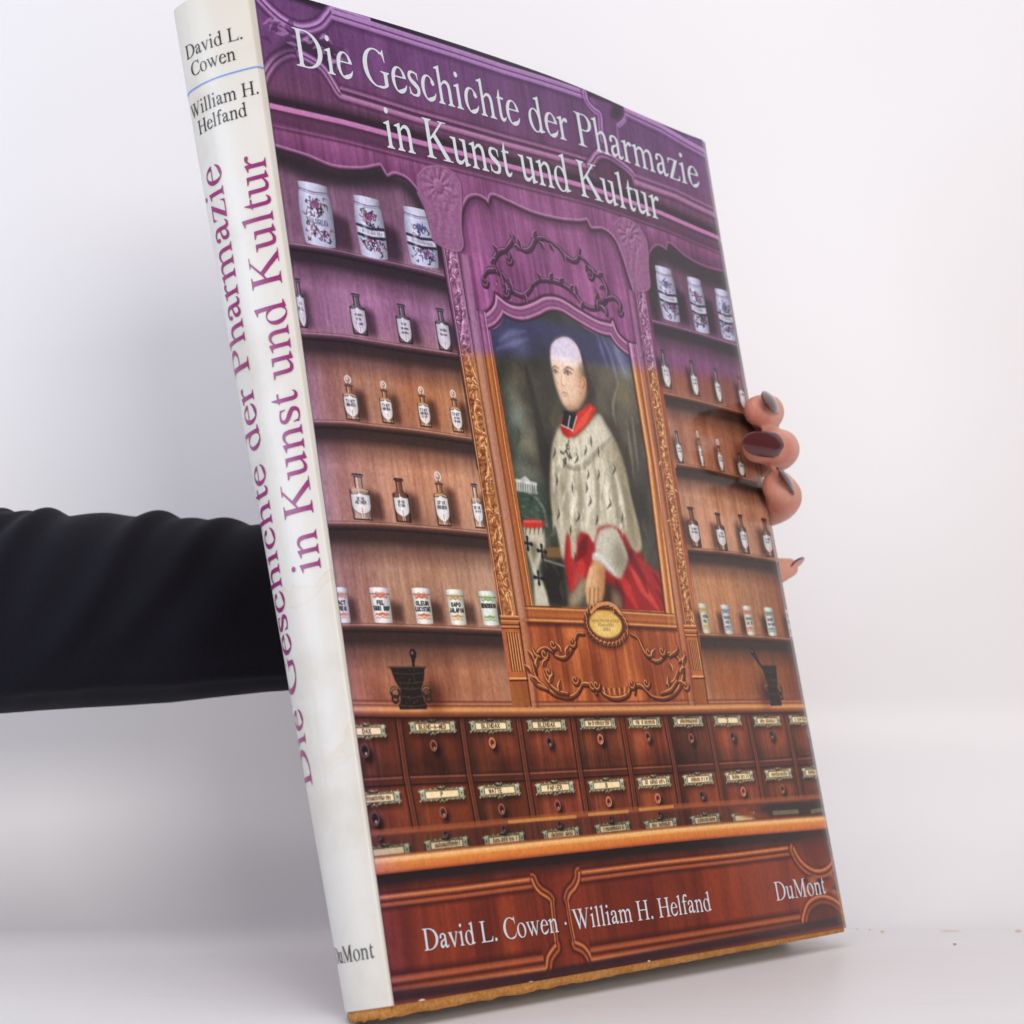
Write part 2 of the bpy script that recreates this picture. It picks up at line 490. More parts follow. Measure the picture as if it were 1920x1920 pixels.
def dist_line(pts, reach, butt=False):
    """Signed distance (mm, positive to the right of travel = below a left-to-right line) and position along a polyline."""
    p = np.asarray(pts, float)
    sl = window(p[:, 0].min(), p[:, 1].min(), p[:, 0].max(), p[:, 1].max(), reach)
    if sl is None: return None, None, None
    U, V = MU[sl], MV[sl]
    best = np.full(U.shape, 1e9); sd = np.full(U.shape, 1e9); al = np.zeros(U.shape)
    L = 0; lens = np.hypot(*np.diff(p, axis=0).T); T = lens.sum()
    for i in range(len(p) - 1):
        d = p[i + 1] - p[i]; l = lens[i]
        if l < 1e-9: continue
        ww = window(min(p[i, 0], p[i + 1, 0]), min(p[i, 1], p[i + 1, 1]), max(p[i, 0], p[i + 1, 0]), max(p[i, 1], p[i + 1, 1]), reach)
        if ww is None: continue
        s2 = (slice(max(ww[0].start, sl[0].start) - sl[0].start, min(ww[0].stop, sl[0].stop) - sl[0].start),
              slice(max(ww[1].start, sl[1].start) - sl[1].start, min(ww[1].stop, sl[1].stop) - sl[1].start))
        x, y = U[s2] - p[i, 0], V[s2] - p[i, 1]
        t = (x * d[0] + y * d[1]) / l / l
        tc = np.clip(t, 0, 1)
        dd = np.hypot(x - tc * d[0], y - tc * d[1])
        if butt and i == 0: dd = np.where(t * l < -.35, 1e8, dd)
        if butt and i == len(p) - 2: dd = np.where((t - 1) * l > .35, 1e8, dd)
        cr = (y * d[0] - x * d[1]) / l
        b = dd < best[s2] - 1e-9
        best[s2] = np.where(b, dd, best[s2])
        sd[s2] = np.where(b, np.where(cr >= 0, dd, -dd), sd[s2])
        al[s2] = np.where(b, (L + tc * l) / T, al[s2])
        L += l
    return sd, al, sl

def mould(pts, prof, a=1.0):
    """Paint a moulding: prof = [(offset mm, colour, alpha)], interpolated across the line."""
    offs = np.array([q[0] for q in prof], float)
    sd, al, sl = dist_line(pts, max(abs(offs[0]), abs(offs[-1])) + .3, True)
    if sd is None: return
    cols = np.array([q[1] for q in prof]); als = np.array([q[2] for q in prof], float)
    m = np.interp(sd, offs, als, left=0, right=0) * a
    c = np.stack([np.interp(sd, offs, cols[:, k]) for k in range(3)], -1)
    img[sl] = img[sl] * (1 - m[..., None]) + c * m[..., None]

def stroke(pts, w, col, a=1.0, soft=.12):
    """Brush stroke; w = half width in mm, a number or a list along the stroke."""
    ws = np.atleast_1d(np.asarray(w, float))
    sd, al, sl = dist_line(pts, ws.max() + soft * 2 + .1)
    if sd is None: return
    ww = np.interp(al, np.linspace(0, 1, len(ws)), ws) if len(ws) > 1 else ws[0]
    m = np.clip((ww - np.abs(sd)) / soft + .5, 0, 1) * a
    lay(m, sl, col)

def crv(pts, n=8):
    return curve(pts, n)

# tiny capitals for the labels in the picture
SEG = {'A': [[(0, 0), (.5, 1), (1, 0)], [(.2, .4), (.8, .4)]], 'B': [[(0, 0), (0, 1), (.7, 1), (.8, .75), (.6, .52), (0, .52)], [(.6, .52), (.95, .3), (.75, 0), (0, 0)]],
       'C': [[(.95, .85), (.5, 1), (.05, .6), (.1, .2), (.5, 0), (.95, .15)]], 'D': [[(0, 0), (0, 1), (.6, .95), (.95, .5), (.6, .05), (0, 0)]],
       'E': [[(.9, 1), (0, 1), (0, 0), (.9, 0)], [(0, .5), (.7, .5)]], 'F': [[(.9, 1), (0, 1), (0, 0)], [(0, .5), (.7, .5)]],
       'G': [[(.95, .85), (.5, 1), (.05, .5), (.5, 0), (.95, .15), (.95, .45), (.6, .45)]], 'H': [[(0, 0), (0, 1)], [(1, 0), (1, 1)], [(0, .5), (1, .5)]],
       'I': [[(.5, 0), (.5, 1)]], 'J': [[(.7, 1), (.7, .15), (.4, 0), (.1, .15)]], 'K': [[(0, 0), (0, 1)], [(.9, 1), (0, .45), (.95, 0)]],
       'L': [[(0, 1), (0, 0), (.85, 0)]], 'M': [[(0, 0), (.1, 1), (.5, .2), (.9, 1), (1, 0)]], 'N': [[(0, 0), (0, 1), (1, 0), (1, 1)]],
       'O': [[(.5, 1), (.05, .7), (.05, .3), (.5, 0), (.95, .3), (.95, .7), (.5, 1)]], 'P': [[(0, 0), (0, 1), (.7, 1), (.85, .75), (.6, .5), (0, .5)]],
       'R': [[(0, 0), (0, 1), (.7, 1), (.85, .75), (.6, .5), (0, .5)], [(.5, .5), (.95, 0)]], 'S': [[(.9, .85), (.5, 1), (.1, .8), (.3, .55), (.75, .45), (.9, .2), (.5, 0), (.05, .15)]],
       'T': [[(0, 1), (1, 1)], [(.5, 1), (.5, 0)]], 'U': [[(0, 1), (0, .2), (.5, 0), (1, .2), (1, 1)]], 'V': [[(0, 1), (.5, 0), (1, 1)]],
       'X': [[(0, 0), (1, 1)], [(0, 1), (1, 0)]], 'Z': [[(0, 1), (1, 1), (0, 0), (1, 0)]], '-': [[(.1, .4), (.8, .4)]], '.': [[(.3, 0), (.4, .05)]],
       'W': [[(0, 1), (.25, 0), (.5, .8), (.75, 0), (1, 1)]], 'Y': [[(0, 1), (.5, .5), (1, 1)], [(.5, .5), (.5, 0)]]}

def tiny(s, cu, cv, h, wmax, col, wt=.16, slope=0.0, a=1.0):
    """Tiny lettering centred at cu, cv (mm), h high, squeezed into wmax."""
    n = len(s); step = min(h * .95, wmax / max(n, 1)); x = cu - step * n / 2
    for ch in s:
        for ln in SEG.get(ch.upper(), []):
            p = [(x + px * step * .72, cv + h / 2 - py * h + slope * (x - cu)) for px, py in ln]
            stroke(p, wt, col, a, .14)
        x += step

def script(cu, cv, h, w, col, wt=.14, slope=0.0, seed=0, a=.85):
    """Handwriting too small to read: a run of short pen strokes."""
    r = np.random.default_rng(seed + 77); n = max(4, int(w / (h * .42))); x = cu - w / 2
    for i in range(n):
        x += w / n
        if r.uniform() < .12: continue
        y = cv + slope * (x - cu); up = h * (.5 if r.uniform() < .7 else .8)
        stroke([(x, y + h * .45), (x + r.uniform(-.12, .12), y - up + h * .2)], wt, col, a, .15)
        if r.uniform() < .6: stroke([(x, y + h * .4 * r.choice([-1, 1])), (x + w / n, y + r.uniform(-.2, .3) * h)], wt * .8, col, a * .8, .15)

# natural wood tones -----------------------------------------------------
gV = noise(1.3, 45, 4); gV2 = noise(9, 130, 3); gH = noise(70, 1.6, 3); fb = noise(14, 14, 4); fine = noise(.5, .7, 2)
def wood(c0, c1, k=.5, contrast=1.0, g=None):
    g = gV if g is None else g
    t = np.clip(.5 + contrast * (.28 * g + .30 * gV2 + .16 * fb), 0, 1)[..., None]
    return C(*c0) * (1 - t) + C(*c1) * t

W_top = wood((100, 54, 48), (142, 84, 74), contrast=.8)
W_frieze = wood((122, 62, 48), (186, 106, 78))
W_panel = wood((122, 58, 28), (196, 108, 58), contrast=1.25)
W_niche = wood((138, 100, 82), (190, 150, 126), contrast=.75) * (1 + .05 * noise(.9, 3.0, 3))[..., None]
W_drawer = wood((78, 37, 22), (142, 74, 42), contrast=1.1)
W_low = wood((88, 34, 22), (136, 58, 32), contrast=1.0)
W_gold = wood((140, 74, 32), (190, 112, 56), contrast=.7)

img[:] = W_frieze
fill(Q((440, -60), (1400, 180), (1368, 474), (1050, 365), (780, 293), (510, 227), (440, 215)), W_top)
# centre panel
fill(Q((862, 470), (1215, 530), (1330, 1318), (965, 1326)), W_panel)

# --- cornice ------------------------------------------------------------
hi, md, dk, vd = C(206, 150, 148), C(158, 96, 88), C(84, 42, 40), C(54, 34, 30)
def cornice(pts, s=1.0, a=1.0, flip=1):
    k = s * flip * 1.3
    pr = [(-2.6 * k, dk, 0), (-1.9 * k, dk, .75), (-1.2 * k, md, .9), (-.7 * k, hi, .95), (-.2 * k, hi, .95), (.2 * k, dk, .9), (.7 * k, md, .95), (1.2 * k, hi, .9), (1.6 * k, md, .8), (2.3 * k, dk, .7), (3.4 * k, dk, 0)]
    mould(pts, sorted(pr, key=lambda q: q[0]), a)
# top rim of the sheet is dark
fill(Q((440, -60), (596, 0), (780, 54), (1050, 147), (1197, 200), (1340, 264), (1340, 268), (1200, 213), (1050, 163), (780, 72), (600, 18), (440, -40)), C(54, 34, 40), .6)
cornice(crv(Q((470, -28), (492, 2), (525, 33), (562, 52), (596, 46), (614, 28), (624, 17), (650, 24), (700, 42)), 8)[:-1], .9)
mould(Q((622, 20), (780, 70), (940, 122), (1097, 172)), [(-.9, dk, 0), (-.6, hi, .9), (.9, C(190, 132, 140), .9), (1.3, dk, .8), (1.8, hi, .9), (2.9, C(180, 120, 128), .9), (3.5, dk, .7), (5.5, dk, 0)])
cornice(crv(Q((1097, 172), (1102, 190), (1115, 205), (1126, 214), (1128, 240), (1132, 265)), 8), .7, .9)
fill(crv(Q((1150, 192), (1166, 200), (1168, 214), (1158, 224), (1145, 218)), 6), vd, .8, .8)
mould(crv(Q((1159, 232), (1170, 222), (1176, 205), (1172, 200)), 6), [(-.6, dk, 0), (0, hi, .9), (.8, md, .9), (1.3, hi, .8), (2, dk, 0)])
mould(Q((1172, 200), (1240, 232), (1336, 285)), [(-.9, dk, 0), (-.3, hi, .9), (1.3, C(200, 140, 150), .9), (2.0, dk, .7), (2.6, hi, .85), (3.6, md, .8), (4.4, dk, .5), (6, dk, 0)])
mould(Q((1158, 232), (1160, 262), (1172, 300)), [(-1, hi, 0), (0, hi, .5), (1, dk, .4), (2, dk, 0)])
# lower frame of the cornice panels
cornice(crv(Q((492, 150), (500, 132), (516, 111), (540, 98), (560, 99)), 8), .8, .85)
fill(crv(Q((500, 125), (540, 75), (600, 75), (640, 110), (610, 128), (560, 100), (520, 115)), 6), vd, 1.4, .7)
for i in range(34):                                   # carved acanthus of the corner
    x = 490 + rng.uniform(0, 150); y = 52 + (x - 490) * .35 + rng.uniform(-20, 22)
    p = Q((x, y), (x + rng.uniform(5, 16), y + rng.uniform(-9, 9)), (x + rng.uniform(10, 24), y + rng.uniform(-4, 14)))
    stroke(crv(p), [.2, .8, .15], hi if i % 3 else dk, .55, .5)
cornice(crv(Q((560, 99), (585, 112), (606, 128), (622, 152), (634, 172), (643, 178), (662, 185)), 8)[:-6], .75, .9)
low = Q((640, 178), (780, 221), (950, 268), (1112, 312))
mould(low, [(-4.5, dk, 0), (-3.4, dk, .55), (-2.8, md, .8), (-2.1, C(176, 116, 116), .9), (-1.5, dk, .85), (-.8, dk, .8), (0, C(205, 140, 140), .95), (1.1, C(180, 110, 112), .9), (2.0, dk, .65), (3, dk, 0)])
cornice(crv(Q((1105, 310), (1112, 300), (1122, 288), (1140, 290), (1165, 305), (1188, 325), (1195, 345)), 8), .8, .9)
shade(crv(Q((1122, 296), (1150, 296), (1190, 340), (1185, 350), (1130, 335), (1112, 318)), 8), (.8, .72, .74), 1)
mould(Q((1192, 338), (1270, 365), (1350, 402)), [(-4, dk, 0), (-3, md, .8), (-2.2, C(176, 116, 116), .8), (-1.4, dk, .7), (0, C(200, 140, 140), .9), (1.1, C(180, 110, 112), .9), (2.2, dk, .7), (3.4, dk, 0)])
# dark recess and the light bar under it
band = Q((490, 180), (505, 183), (640, 214), (780, 252), (960, 300), (1110, 340), (1240, 386), (1370, 440))
mould(band, [(-3.5, vd, 0), (-1.4, vd, .45), (-.2, vd, .9), (1.5, vd, .95), (2.0, C(214, 128, 112), 1), (3.4, C(206, 118, 104), 1), (3.9, dk, .9), (5.6, C(104, 58, 54), .75), (8.5, dk, .55), (9.2, C(150, 90, 80), .7), (9.9, dk, .7), (10.8, dk, 0)])

# --- niches ----------------------------------------------------------------
NL = crv(Q((517, 277), (575, 295), (625, 315), (675, 319), (712, 313)), 8).tolist() + crv(Q((712, 313), (725, 333), (740, 329), (762, 338), (782, 362), (797, 395), (807, 430), (812, 452)), 8).tolist() + \
     Q((825, 462), (895, 880), (937, 1165), (960, 1322), (661, 1326), (600, 900), (490, 300)).tolist()
NR = crv(Q((1217, 545), (1218, 505), (1222, 476), (1236, 461), (1254, 470)), 8).tolist() + crv(Q((1254, 470), (1259, 457), (1287, 480), (1325, 500), (1372, 512)), 8).tolist() + \
     Q((1400, 640), (1530, 1322), (1330, 1320), (1284, 980)).tolist()
for N in (NL, NR):
    fill(N, W_niche)
# tones of the back boards
def niche_tone(poly, k, soft=2.5): shade(Q(*poly), k, soft)
niche_tone([(480, 250), (840, 330), (845, 480), (700, 480), (520, 450)], (.80, .72, .84), 3)
niche_tone([(530, 455), (860, 520), (880, 660), (550, 625)], (.98, .86, .90), 3)
niche_tone([(560, 640), (880, 690), (890, 830), (590, 790)], (.93, .84, .77), 3)
niche_tone([(730, 700), (880, 715), (890, 830), (740, 810)], (1.05, 1.0, .92), 8)
niche_tone([(610, 800), (900, 840), (915, 990), (620, 980)], (1.06, .98, .92), 3)
niche_tone([(620, 1000), (920, 1010), (940, 1180), (640, 1170)], (.98, .96, .94), 3)
niche_tone([(640, 1185), (945, 1190), (962, 1322), (662, 1326)], (.92, .84, .78), 3)
niche_tone([(640, 1270), (945, 1270), (962, 1322), (662, 1326)], (1.05, .86, .70), 8)
niche_tone([(1200, 440), (1420, 500), (1400, 640), (1225, 600)], (.72, .62, .66), 3)
niche_tone([(1220, 600), (1400, 650), (1410, 775), (1245, 735)], (.80, .62, .58), 3)
niche_tone([(1245, 740), (1410, 790), (1420, 900), (1275, 870)], (.92, .80, .74), 3)
niche_tone([(1275, 870), (1425, 900), (1470, 1050), (1290, 1030)], (1.06, .98, .92), 3)
niche_tone([(1290, 1040), (1470, 1060), (1495, 1195), (1310, 1190)], (.96, .86, .74), 3)
niche_tone([(1310, 1195), (1500, 1200), (1530, 1322), (1330, 1320)], (.80, .62, .44), 3)
niche_tone([(1440, 1060), (1480, 1060), (1535, 1330), (1490, 1330)], (.80, .70, .66), 4)
def glow(cx, cy, rx, ry, k, soft=5):
    q = Q((cx, cy), (cx + rx, cy), (cx, cy + ry))
    shade(ellipse(q[0, 0], q[0, 1], abs(q[1, 0] - q[0, 0]), abs(q[2, 1] - q[0, 1])), k, soft)
for cx, cy, rx, ry, k in [(790, 745, 50, 40, (1.08, 1.03, .98)), (640, 750, 30, 40, (1.0, .98, 1.04)), (810, 890, 60, 40, (1.10, 1.06, 1.02)), (690, 880, 40, 30, (1.04, 1.02, 1.04)), (800, 1070, 60, 40, (1.10, 1.08, 1.06)), (670, 1080, 28, 50, (.92, .86, .92)),
                           (700, 1140, 40, 20, (1.08, .98, .94)), (870, 1240, 50, 30, (1.10, 1.08, 1.08)), (700, 1290, 30, 20, (1.12, .98, .90)), (760, 1215, 90, 16, (.80, .82, .86)), (770, 1025, 110, 14, (.84, .84, .90)), (700, 560, 60, 30, (1.10, 1.04, 1.06)),
                           (620, 420, 30, 50, (1.05, 1.0, 1.02)), (1340, 985, 40, 36, (1.10, 1.06, 1.04)), (1350, 1110, 40, 34, (1.10, 1.06, 1.0)), (1380, 1285, 34, 22, (1.20, 1.06, .90)), (1340, 840, 40, 26, (1.06, 1.02, 1.0)), (1320, 690, 40, 30, (1.10, 1.0, 1.0))]:
    glow(cx, cy, rx, ry, k)

# fall of shadow below arches and shelves, as printed
def under(pts, depth, k=.35, tint=(1, .95, .95)):
    p = Q(*pts)
    sd, al, sl = dist_line(p, depth * 1.6)
    m = np.exp(-np.clip(sd, 0, None) / (depth * .5)) * (sd >= 0) * sstep(depth * 1.6, depth * .9, sd)
    img[sl] *= 1 - m[..., None] * (1 - k * np.array(tint))
def clip_to(N, fn):
    keep = img.copy(); fn(); m, sl = mask_poly(N)
    full = np.zeros((NH, NW, 1)); full[sl] = m[..., None]
    img[:] = keep * (1 - full) + img * full
def arch_shadows():
    fill(crv(Q((505, 262), (575, 290), (625, 310), (712, 308), (740, 325), (782, 358), (812, 440), (800, 450), (782, 395), (755, 356), (720, 352), (640, 352), (575, 335), (510, 308)), 6), C(52, 40, 34), 1.6, .92)
    fill(crv(Q((795, 330), (830, 460), (860, 560), (870, 660), (860, 660), (838, 540), (812, 450)), 6), C(60, 40, 36), 1.6, .55)
clip_to(NL, arch_shadows)
def arch_shadows_r():
    fill(crv(Q((1214, 560), (1216, 470), (1240, 450), (1262, 452), (1330, 495), (1385, 512), (1390, 545), (1330, 532), (1275, 505), (1240, 490), (1235, 520), (1240, 600), (1225, 600)), 6), C(56, 46, 42), 1.4, .92)
clip_to(NR, arch_shadows_r)

def shelf(pts, wood_c=(122, 80, 64), hi_c=(188, 142, 118), under_d=6.0, edge=2.0):
    p = crv(Q(*pts), 8)
    under_pts = p + [0, edge]
    sd, al, sl = dist_line(under_pts, under_d * 2.2)
    g = np.interp(sd, [-.01, 0, under_d * .55, under_d, under_d * 2.0], [0, .90, .86, .42, 0])
    img[sl] = img[sl] * (1 - g[..., None]) + C(48, 34, 30) * g[..., None]
    mould(p, [(-.35, C(*wood_c), 0), (-.15, C(*wood_c) * .8, .8), (.2, C(*hi_c), 1), (.6, C(*wood_c), 1), (1.1, C(*wood_c) * .72, 1), (edge - .2, C(*wood_c) * .48, 1), (edge + .3, C(44, 31, 28), .95), (edge + .8, C(44, 31, 28), 0)])

SH_L = [[(530, 452), (541, 454), (620, 466), (700, 484), (780, 502), (834, 516)], [(555, 621), (562, 622), (640, 628), (700, 638), (780, 651), (858, 663)],
        [(578, 787), (585, 788), (650, 790), (700, 796), (780, 805), (884, 821)], [(606, 978), (612, 978), (700, 980), (800, 987), (914, 998)],
        [(634, 1170), (700, 1170), (800, 1173), (938, 1179)]]
SH_R = [[(1222, 598), (1300, 618), (1395, 646)], [(1244, 733), (1320, 750), (1408, 773)], [(1270, 867), (1340, 878), (1424, 899)],
        [(1289, 1026), (1380, 1034), (1470, 1049)], [(1308, 1187), (1400, 1190), (1498, 1196)]]
def shelves_l():
    for s in SH_L: shelf(s)
def shelves_r():
    for s in SH_R: shelf(s, (120, 76, 56), (184, 130, 100), 5.0, 1.9)
clip_to(NL, shelves_l); clip_to(NR, shelves_r)

# --- jars, bottles, pots ------------------------------------------------------
def box_of(tl, br):
    a, b = Q(tl, br)
    return a[0], a[1], b[0], b[1]

def drop_shadow(u0, v0, u1, v1, side=1, k=.55):
    w = u1 - u0
    x0 = u1 - w * .2 if side > 0 else u0 - w * .55
    shade([(x0, v0 + w * .3), (x0 + w * .75, v0 + w * .45), (x0 + w * .8, v1), (x0, v1)], (k, k * .92, k * .9), 1.0)

def cylinder(u0, v0, u1, v1, base, rim=.06, bulge=0.0):
    w, h = u1 - u0, v1 - v0
    cu, ru = (u0 + u1) / 2, w / 2
    body = np.vstack([ellipse(cu, v0 + h * rim, ru * (1 - bulge), h * rim * .8, 16, 0, math.pi, 2 * math.pi)] + ([crv([(cu + ru * (1 - bulge * .6), v0 + h * .12), (cu + ru, v0 + h * .32), (cu + ru * .99, v0 + h * .6), (cu + ru * (1 - bulge * .4), v0 + h * .85)], 5)] if bulge else []) + [ellipse(cu, v1 - h * .02, ru * (.97 - bulge * .6), h * .028, 16, 0, 0, math.pi)] + ([crv([(cu - ru * (1 - bulge * .4), v0 + h * .85), (cu - ru * .99, v0 + h * .6), (cu - ru, v0 + h * .32), (cu - ru * (1 - bulge * .6), v0 + h * .12)], 5)] if bulge else []))
    m, sl = mask_poly(body)
    if m is None: return
    t = np.clip((MU[sl] - u0) / w, 0, 1)
    sh = np.interp(t, [0, .12, .3, .55, .8, 1], [.72, .9, 1.04, .98, .82, .60])
    lay(m, sl, np.clip(np.asarray(base)[None, None] * sh[..., None], 0, 1))

def apoth_jar(tl, br, blue, seed, text=''):
    u0, v0, u1, v1 = box_of(tl, br); w, h = u1 - u0, v1 - v0; cu = (u0 + u1) / 2
    drop_shadow(u0, v0 + h * .2, u1, v1)
    cylinder(u0 - w * .04, v0 + h * .10, u1 + w * .04, v1, C(206, 212, 224), .06, .12)
    cylinder(u0 + w * .02, v0, u1 - w * .02, v0 + h * .13, C(216, 220, 228), .2)
    stroke([(u0 + .3, v0 + h * .125), (cu, v0 + h * .155), (u1 - .3, v0 + h * .125)], .22, C(110, 104, 120), .8)
    stroke([(u0 + .3, v0 + h * .155), (cu, v0 + h * .185), (u1 - .3, v0 + h * .155)], .14, C(120, 114, 130), .7)
    r = np.random.default_rng(seed)
    red, ink, bl = C(146, 66, 60), C(44, 42, 56), C(80, 92, 140)
    for i in range(60):                                       # painted flowers and scrolls
        a = r.uniform(0, 1); y = v0 + h * (r.uniform(.26, .48) if a < .4 else r.uniform(.68, .90)); x = cu + r.uniform(-.42, .42) * w * (1 if a > .4 else .75)
        c = [ink, red, bl if blue else ink, C(96, 84, 70)][r.integers(0, 4)]
        th = r.uniform(0, 6.28); l = r.uniform(.5, 1.6)
        stroke(crv([(x, y), (x + l * math.cos(th), y + l * math.sin(th)), (x + l * 1.5 * math.cos(th + .9), y + l * 1.5 * math.sin(th + .9))], 5), [.15, .34, .1], c, .85, .2)
    for i in range(7):
        x = cu + r.uniform(-.36, .36) * w; y = v0 + h * r.uniform(.68, .84)
        fill(ellipse(x, y, r.uniform(.4, .8), r.uniform(.4, .8), 8), [red, ink][i % 2], .1, .85)
    fill(ellipse(cu, v0 + h * .34, w * .13, h * .07), bl if blue else red, .2, .85)
    if text:                                                  # plain inscribed band
        for q, (s, f) in enumerate(text):
            tiny(s, cu, v0 + h * f, 1.7, w * .7, C(96, 98, 108), .13, .02)
    else:
        fill([(u0 + .1, v0 + h * .50), (cu, v0 + h * .56), (u1 - .1, v0 + h * .52), (u1 - .1, v0 + h * .64), (cu, v0 + h * .67), (u0 + .1, v0 + h * .62)], C(214, 214, 216))
        for e in (.495, .645): stroke([(u0 + .1, v0 + h * e), (cu, v0 + h * (e + .035)), (u1 - .1, v0 + h * (e + .01))], .5, ink, .9, .3)
        script(cu, v0 + h * .585, 1.3, w * .74, C(110, 110, 118), .12, .05, seed)
    t = ellipse(u0 + w * .28, v0 + h * .5, w * .05, h * .42)
    fill(t, C(250, 250, 252), .5, .5)

apoth_jar((556, 336), (630, 467), False, 1, [('IHS', .30), ('TERRA SIGILLATA', .62)])
apoth_jar((660, 363), (727, 489), False, 2)
apoth_jar((753, 384), (822, 505), True, 3)
apoth_jar((1229, 494), (1279, 604), True, 4)
apoth_jar((1290, 515), (1335, 625), False, 5)
apoth_jar((1343, 537), (1387, 638), True, 6)

def bottle(tl, br, kind, lines, seed=0, dim=1.0):
    """kind 0 clear with full label, 1 amber with ball stopper, 2 brown, 3 slim and distant."""
    u0, v0, u1, v1 = box_of((tl[0] - 3, tl[1] - 2), (br[0] - 3, br[1] - 1)); w = u1 - u0; u0 -= w * .07; u1 += w * .07; w, h = u1 - u0, v1 - v0; cu = (u0 + u1) / 2
    drop_shadow(u0, v0 + h * .15, u1, v1, 1 if seed >= 0 else -1, .5)
    glass = [C(98, 86, 92), C(128, 92, 64), C(104, 68, 52), C(116, 100, 98), C(150, 122, 106)][kind] * dim
    edge = C(44, 32, 32) * dim
    sh = [.31, .40, .33, .36, .33][kind]
    l0, l1 = [(.34, .975), (.44, .93), (.42, .88), (.40, .95), (.42, .88)][kind]
    nw = .19
    body = crv([(u0 + w * (.5 - nw), v0 + h * (sh - .06)), (u0 + w * .22, v0 + h * (sh - .015)), (u0 + w * .05, v0 + h * (sh + .03)), (u0, v0 + h * (sh + .10)), (u0 + w * .02, v1 - h * .03), (u0 + w * .08, v1)], 5).tolist()
    body += [(2 * cu - x, y) for x, y in body[::-1]]
    fill(body, glass, .12)
    m, sl = mask_poly(body)
    if m is not None:
        t = (MU[sl] - u0) / w
        k = np.interp(t, [0, .05, .18, .5, .8, .94, 1], [.45, .55, 1.25, 1.1, .9, .5, .4])
        img[sl] = img[sl] * (1 - m[..., None]) + np.clip(img[sl] * k[..., None], 0, 1) * m[..., None]
    n0, n1 = (v0 + h * .06, v0 + h * (sh - .02)) if kind != 1 else (v0 + h * .22, v0 + h * (sh - .03))
    fill([(cu - w * nw, n0), (cu + w * nw, n0), (cu + w * (nw - .02), n1), (cu - w * (nw - .02), n1)], glass * 1.05, .1)
    for q in (-1, 1): stroke([(cu + q * w * nw * .92, n0), (cu + q * w * nw * .9, n1)], .2, edge, .8)
    stroke([(cu - w * .06, n0), (cu - w * .06, n1)], .25, np.clip(glass * 1.7, 0, 1), .8, .25)
    if kind == 1:
        fill(ellipse(cu, v0 + h * .085, w * .20, h * .085), C(176, 144, 126) * dim, .1, .7); stroke(ellipse(cu, v0 + h * .085, w * .19, h * .08), .3, C(214, 200, 192), .85); stroke(ellipse(cu, v0 + h * .085, w * .11, h * .045), .2, C(120, 92, 80), .7)
        fill(ellipse(cu - w * .04, v0 + h * .07, w * .05, h * .03), C(240, 232, 228), .15)
        fill([(cu - w * .06, v0 + h * .155), (cu + w * .06, v0 + h * .155), (cu + w * .12, v0 + h * .225), (cu - w * .12, v0 + h * .225)], C(120, 92, 78) * dim, .1)
        stroke([(cu - w * .24, v0 + h * .225), (cu + w * .24, v0 + h * .225)], .38, C(92, 66, 54) * dim, .9)
    else:
        stroke([(cu - w * .27, v0 + h * .045), (cu, v0 + h * .06), (cu + w * .27, v0 + h * .045)], h * .024, C(104, 94, 100) * dim if kind != 2 else C(84, 52, 42), 1)
        stroke([(cu - w * .24, v0 + h * .02), (cu + w * .24, v0 + h * .02)], h * .013, edge, .9)
        stroke([(cu - w * .22, v0 + h * .085), (cu + w * .22, v0 + h * .085)], h * .008, edge, .7)
    lh = l1 - l0; Y = lambda f: v0 + h * (l0 + lh * f)
    lab = crv([(cu - w * .46, Y(.08)), (cu - w * .18, Y(.06)), (cu, Y(0)), (cu + w * .18, Y(.06)), (cu + w * .46, Y(.08))], 5).tolist() + \
          crv([(cu + w * .46, Y(.60)), (cu + w * .36, Y(.84)), (cu, Y(1)), (cu - w * .36, Y(.84)), (cu - w * .46, Y(.60))], 5).tolist()
    fill(lab, C(210, 204, 204) * dim, .1)
    m2, s2 = mask_poly(lab)
    if m2 is not None: img[s2] *= 1 - m2[..., None] * (1 - np.interp((MU[s2] - u0) / w, [0, .2, .5, .8, 1], [.80, 1.0, 1.04, .94, .72])[..., None])
    if kind in (1, 4):                                          # glints in the glass
        for q in range(5): stroke([(u0 + w * (.14 + .18 * q), v1 - h * .05), (u0 + w * (.18 + .17 * q), v1 - h * .015)], .16, C(226, 190, 130), .7)
        stroke(crv([(u0 + w * .1, v0 + h * (sh + .05)), (cu, v0 + h * (sh + .02)), (u1 - w * .1, v0 + h * (sh + .05))], 5), .2, C(214, 178, 140), .7)
    stroke(lab + lab[:1], .14, C(80, 68, 60), .6)
    for i, s in enumerate(lines):
        if s: tiny(s, cu, Y(.28 + .17 * i), h * .058, w * .62, C(58, 56, 60) if i < 2 else C(150, 84, 60), .115, 0, .9)
        else: script(cu, Y(.28 + .17 * i), h * .05, w * .5, C(70, 66, 68), .11, 0, int(tl[0]) + i)
    stroke([(cu, Y(.72)), (cu + .1, Y(.92))], .25, C(176, 116, 70), .7)
    stroke([(cu - w * .05, v0 + h * (sh + .04)), (cu - w * .03, v1 - h * .03)], .2, C(246, 242, 238), .6)
    stroke([(cu + w * .08, v0 + h * .86), (cu + w * .08, v1 - h * .02)], .18, C(250, 246, 240), .6)
    stroke([(u0 + w * .1, v1 - .1), (u1 - w * .1, v1 - .1)], .25, edge, .8)

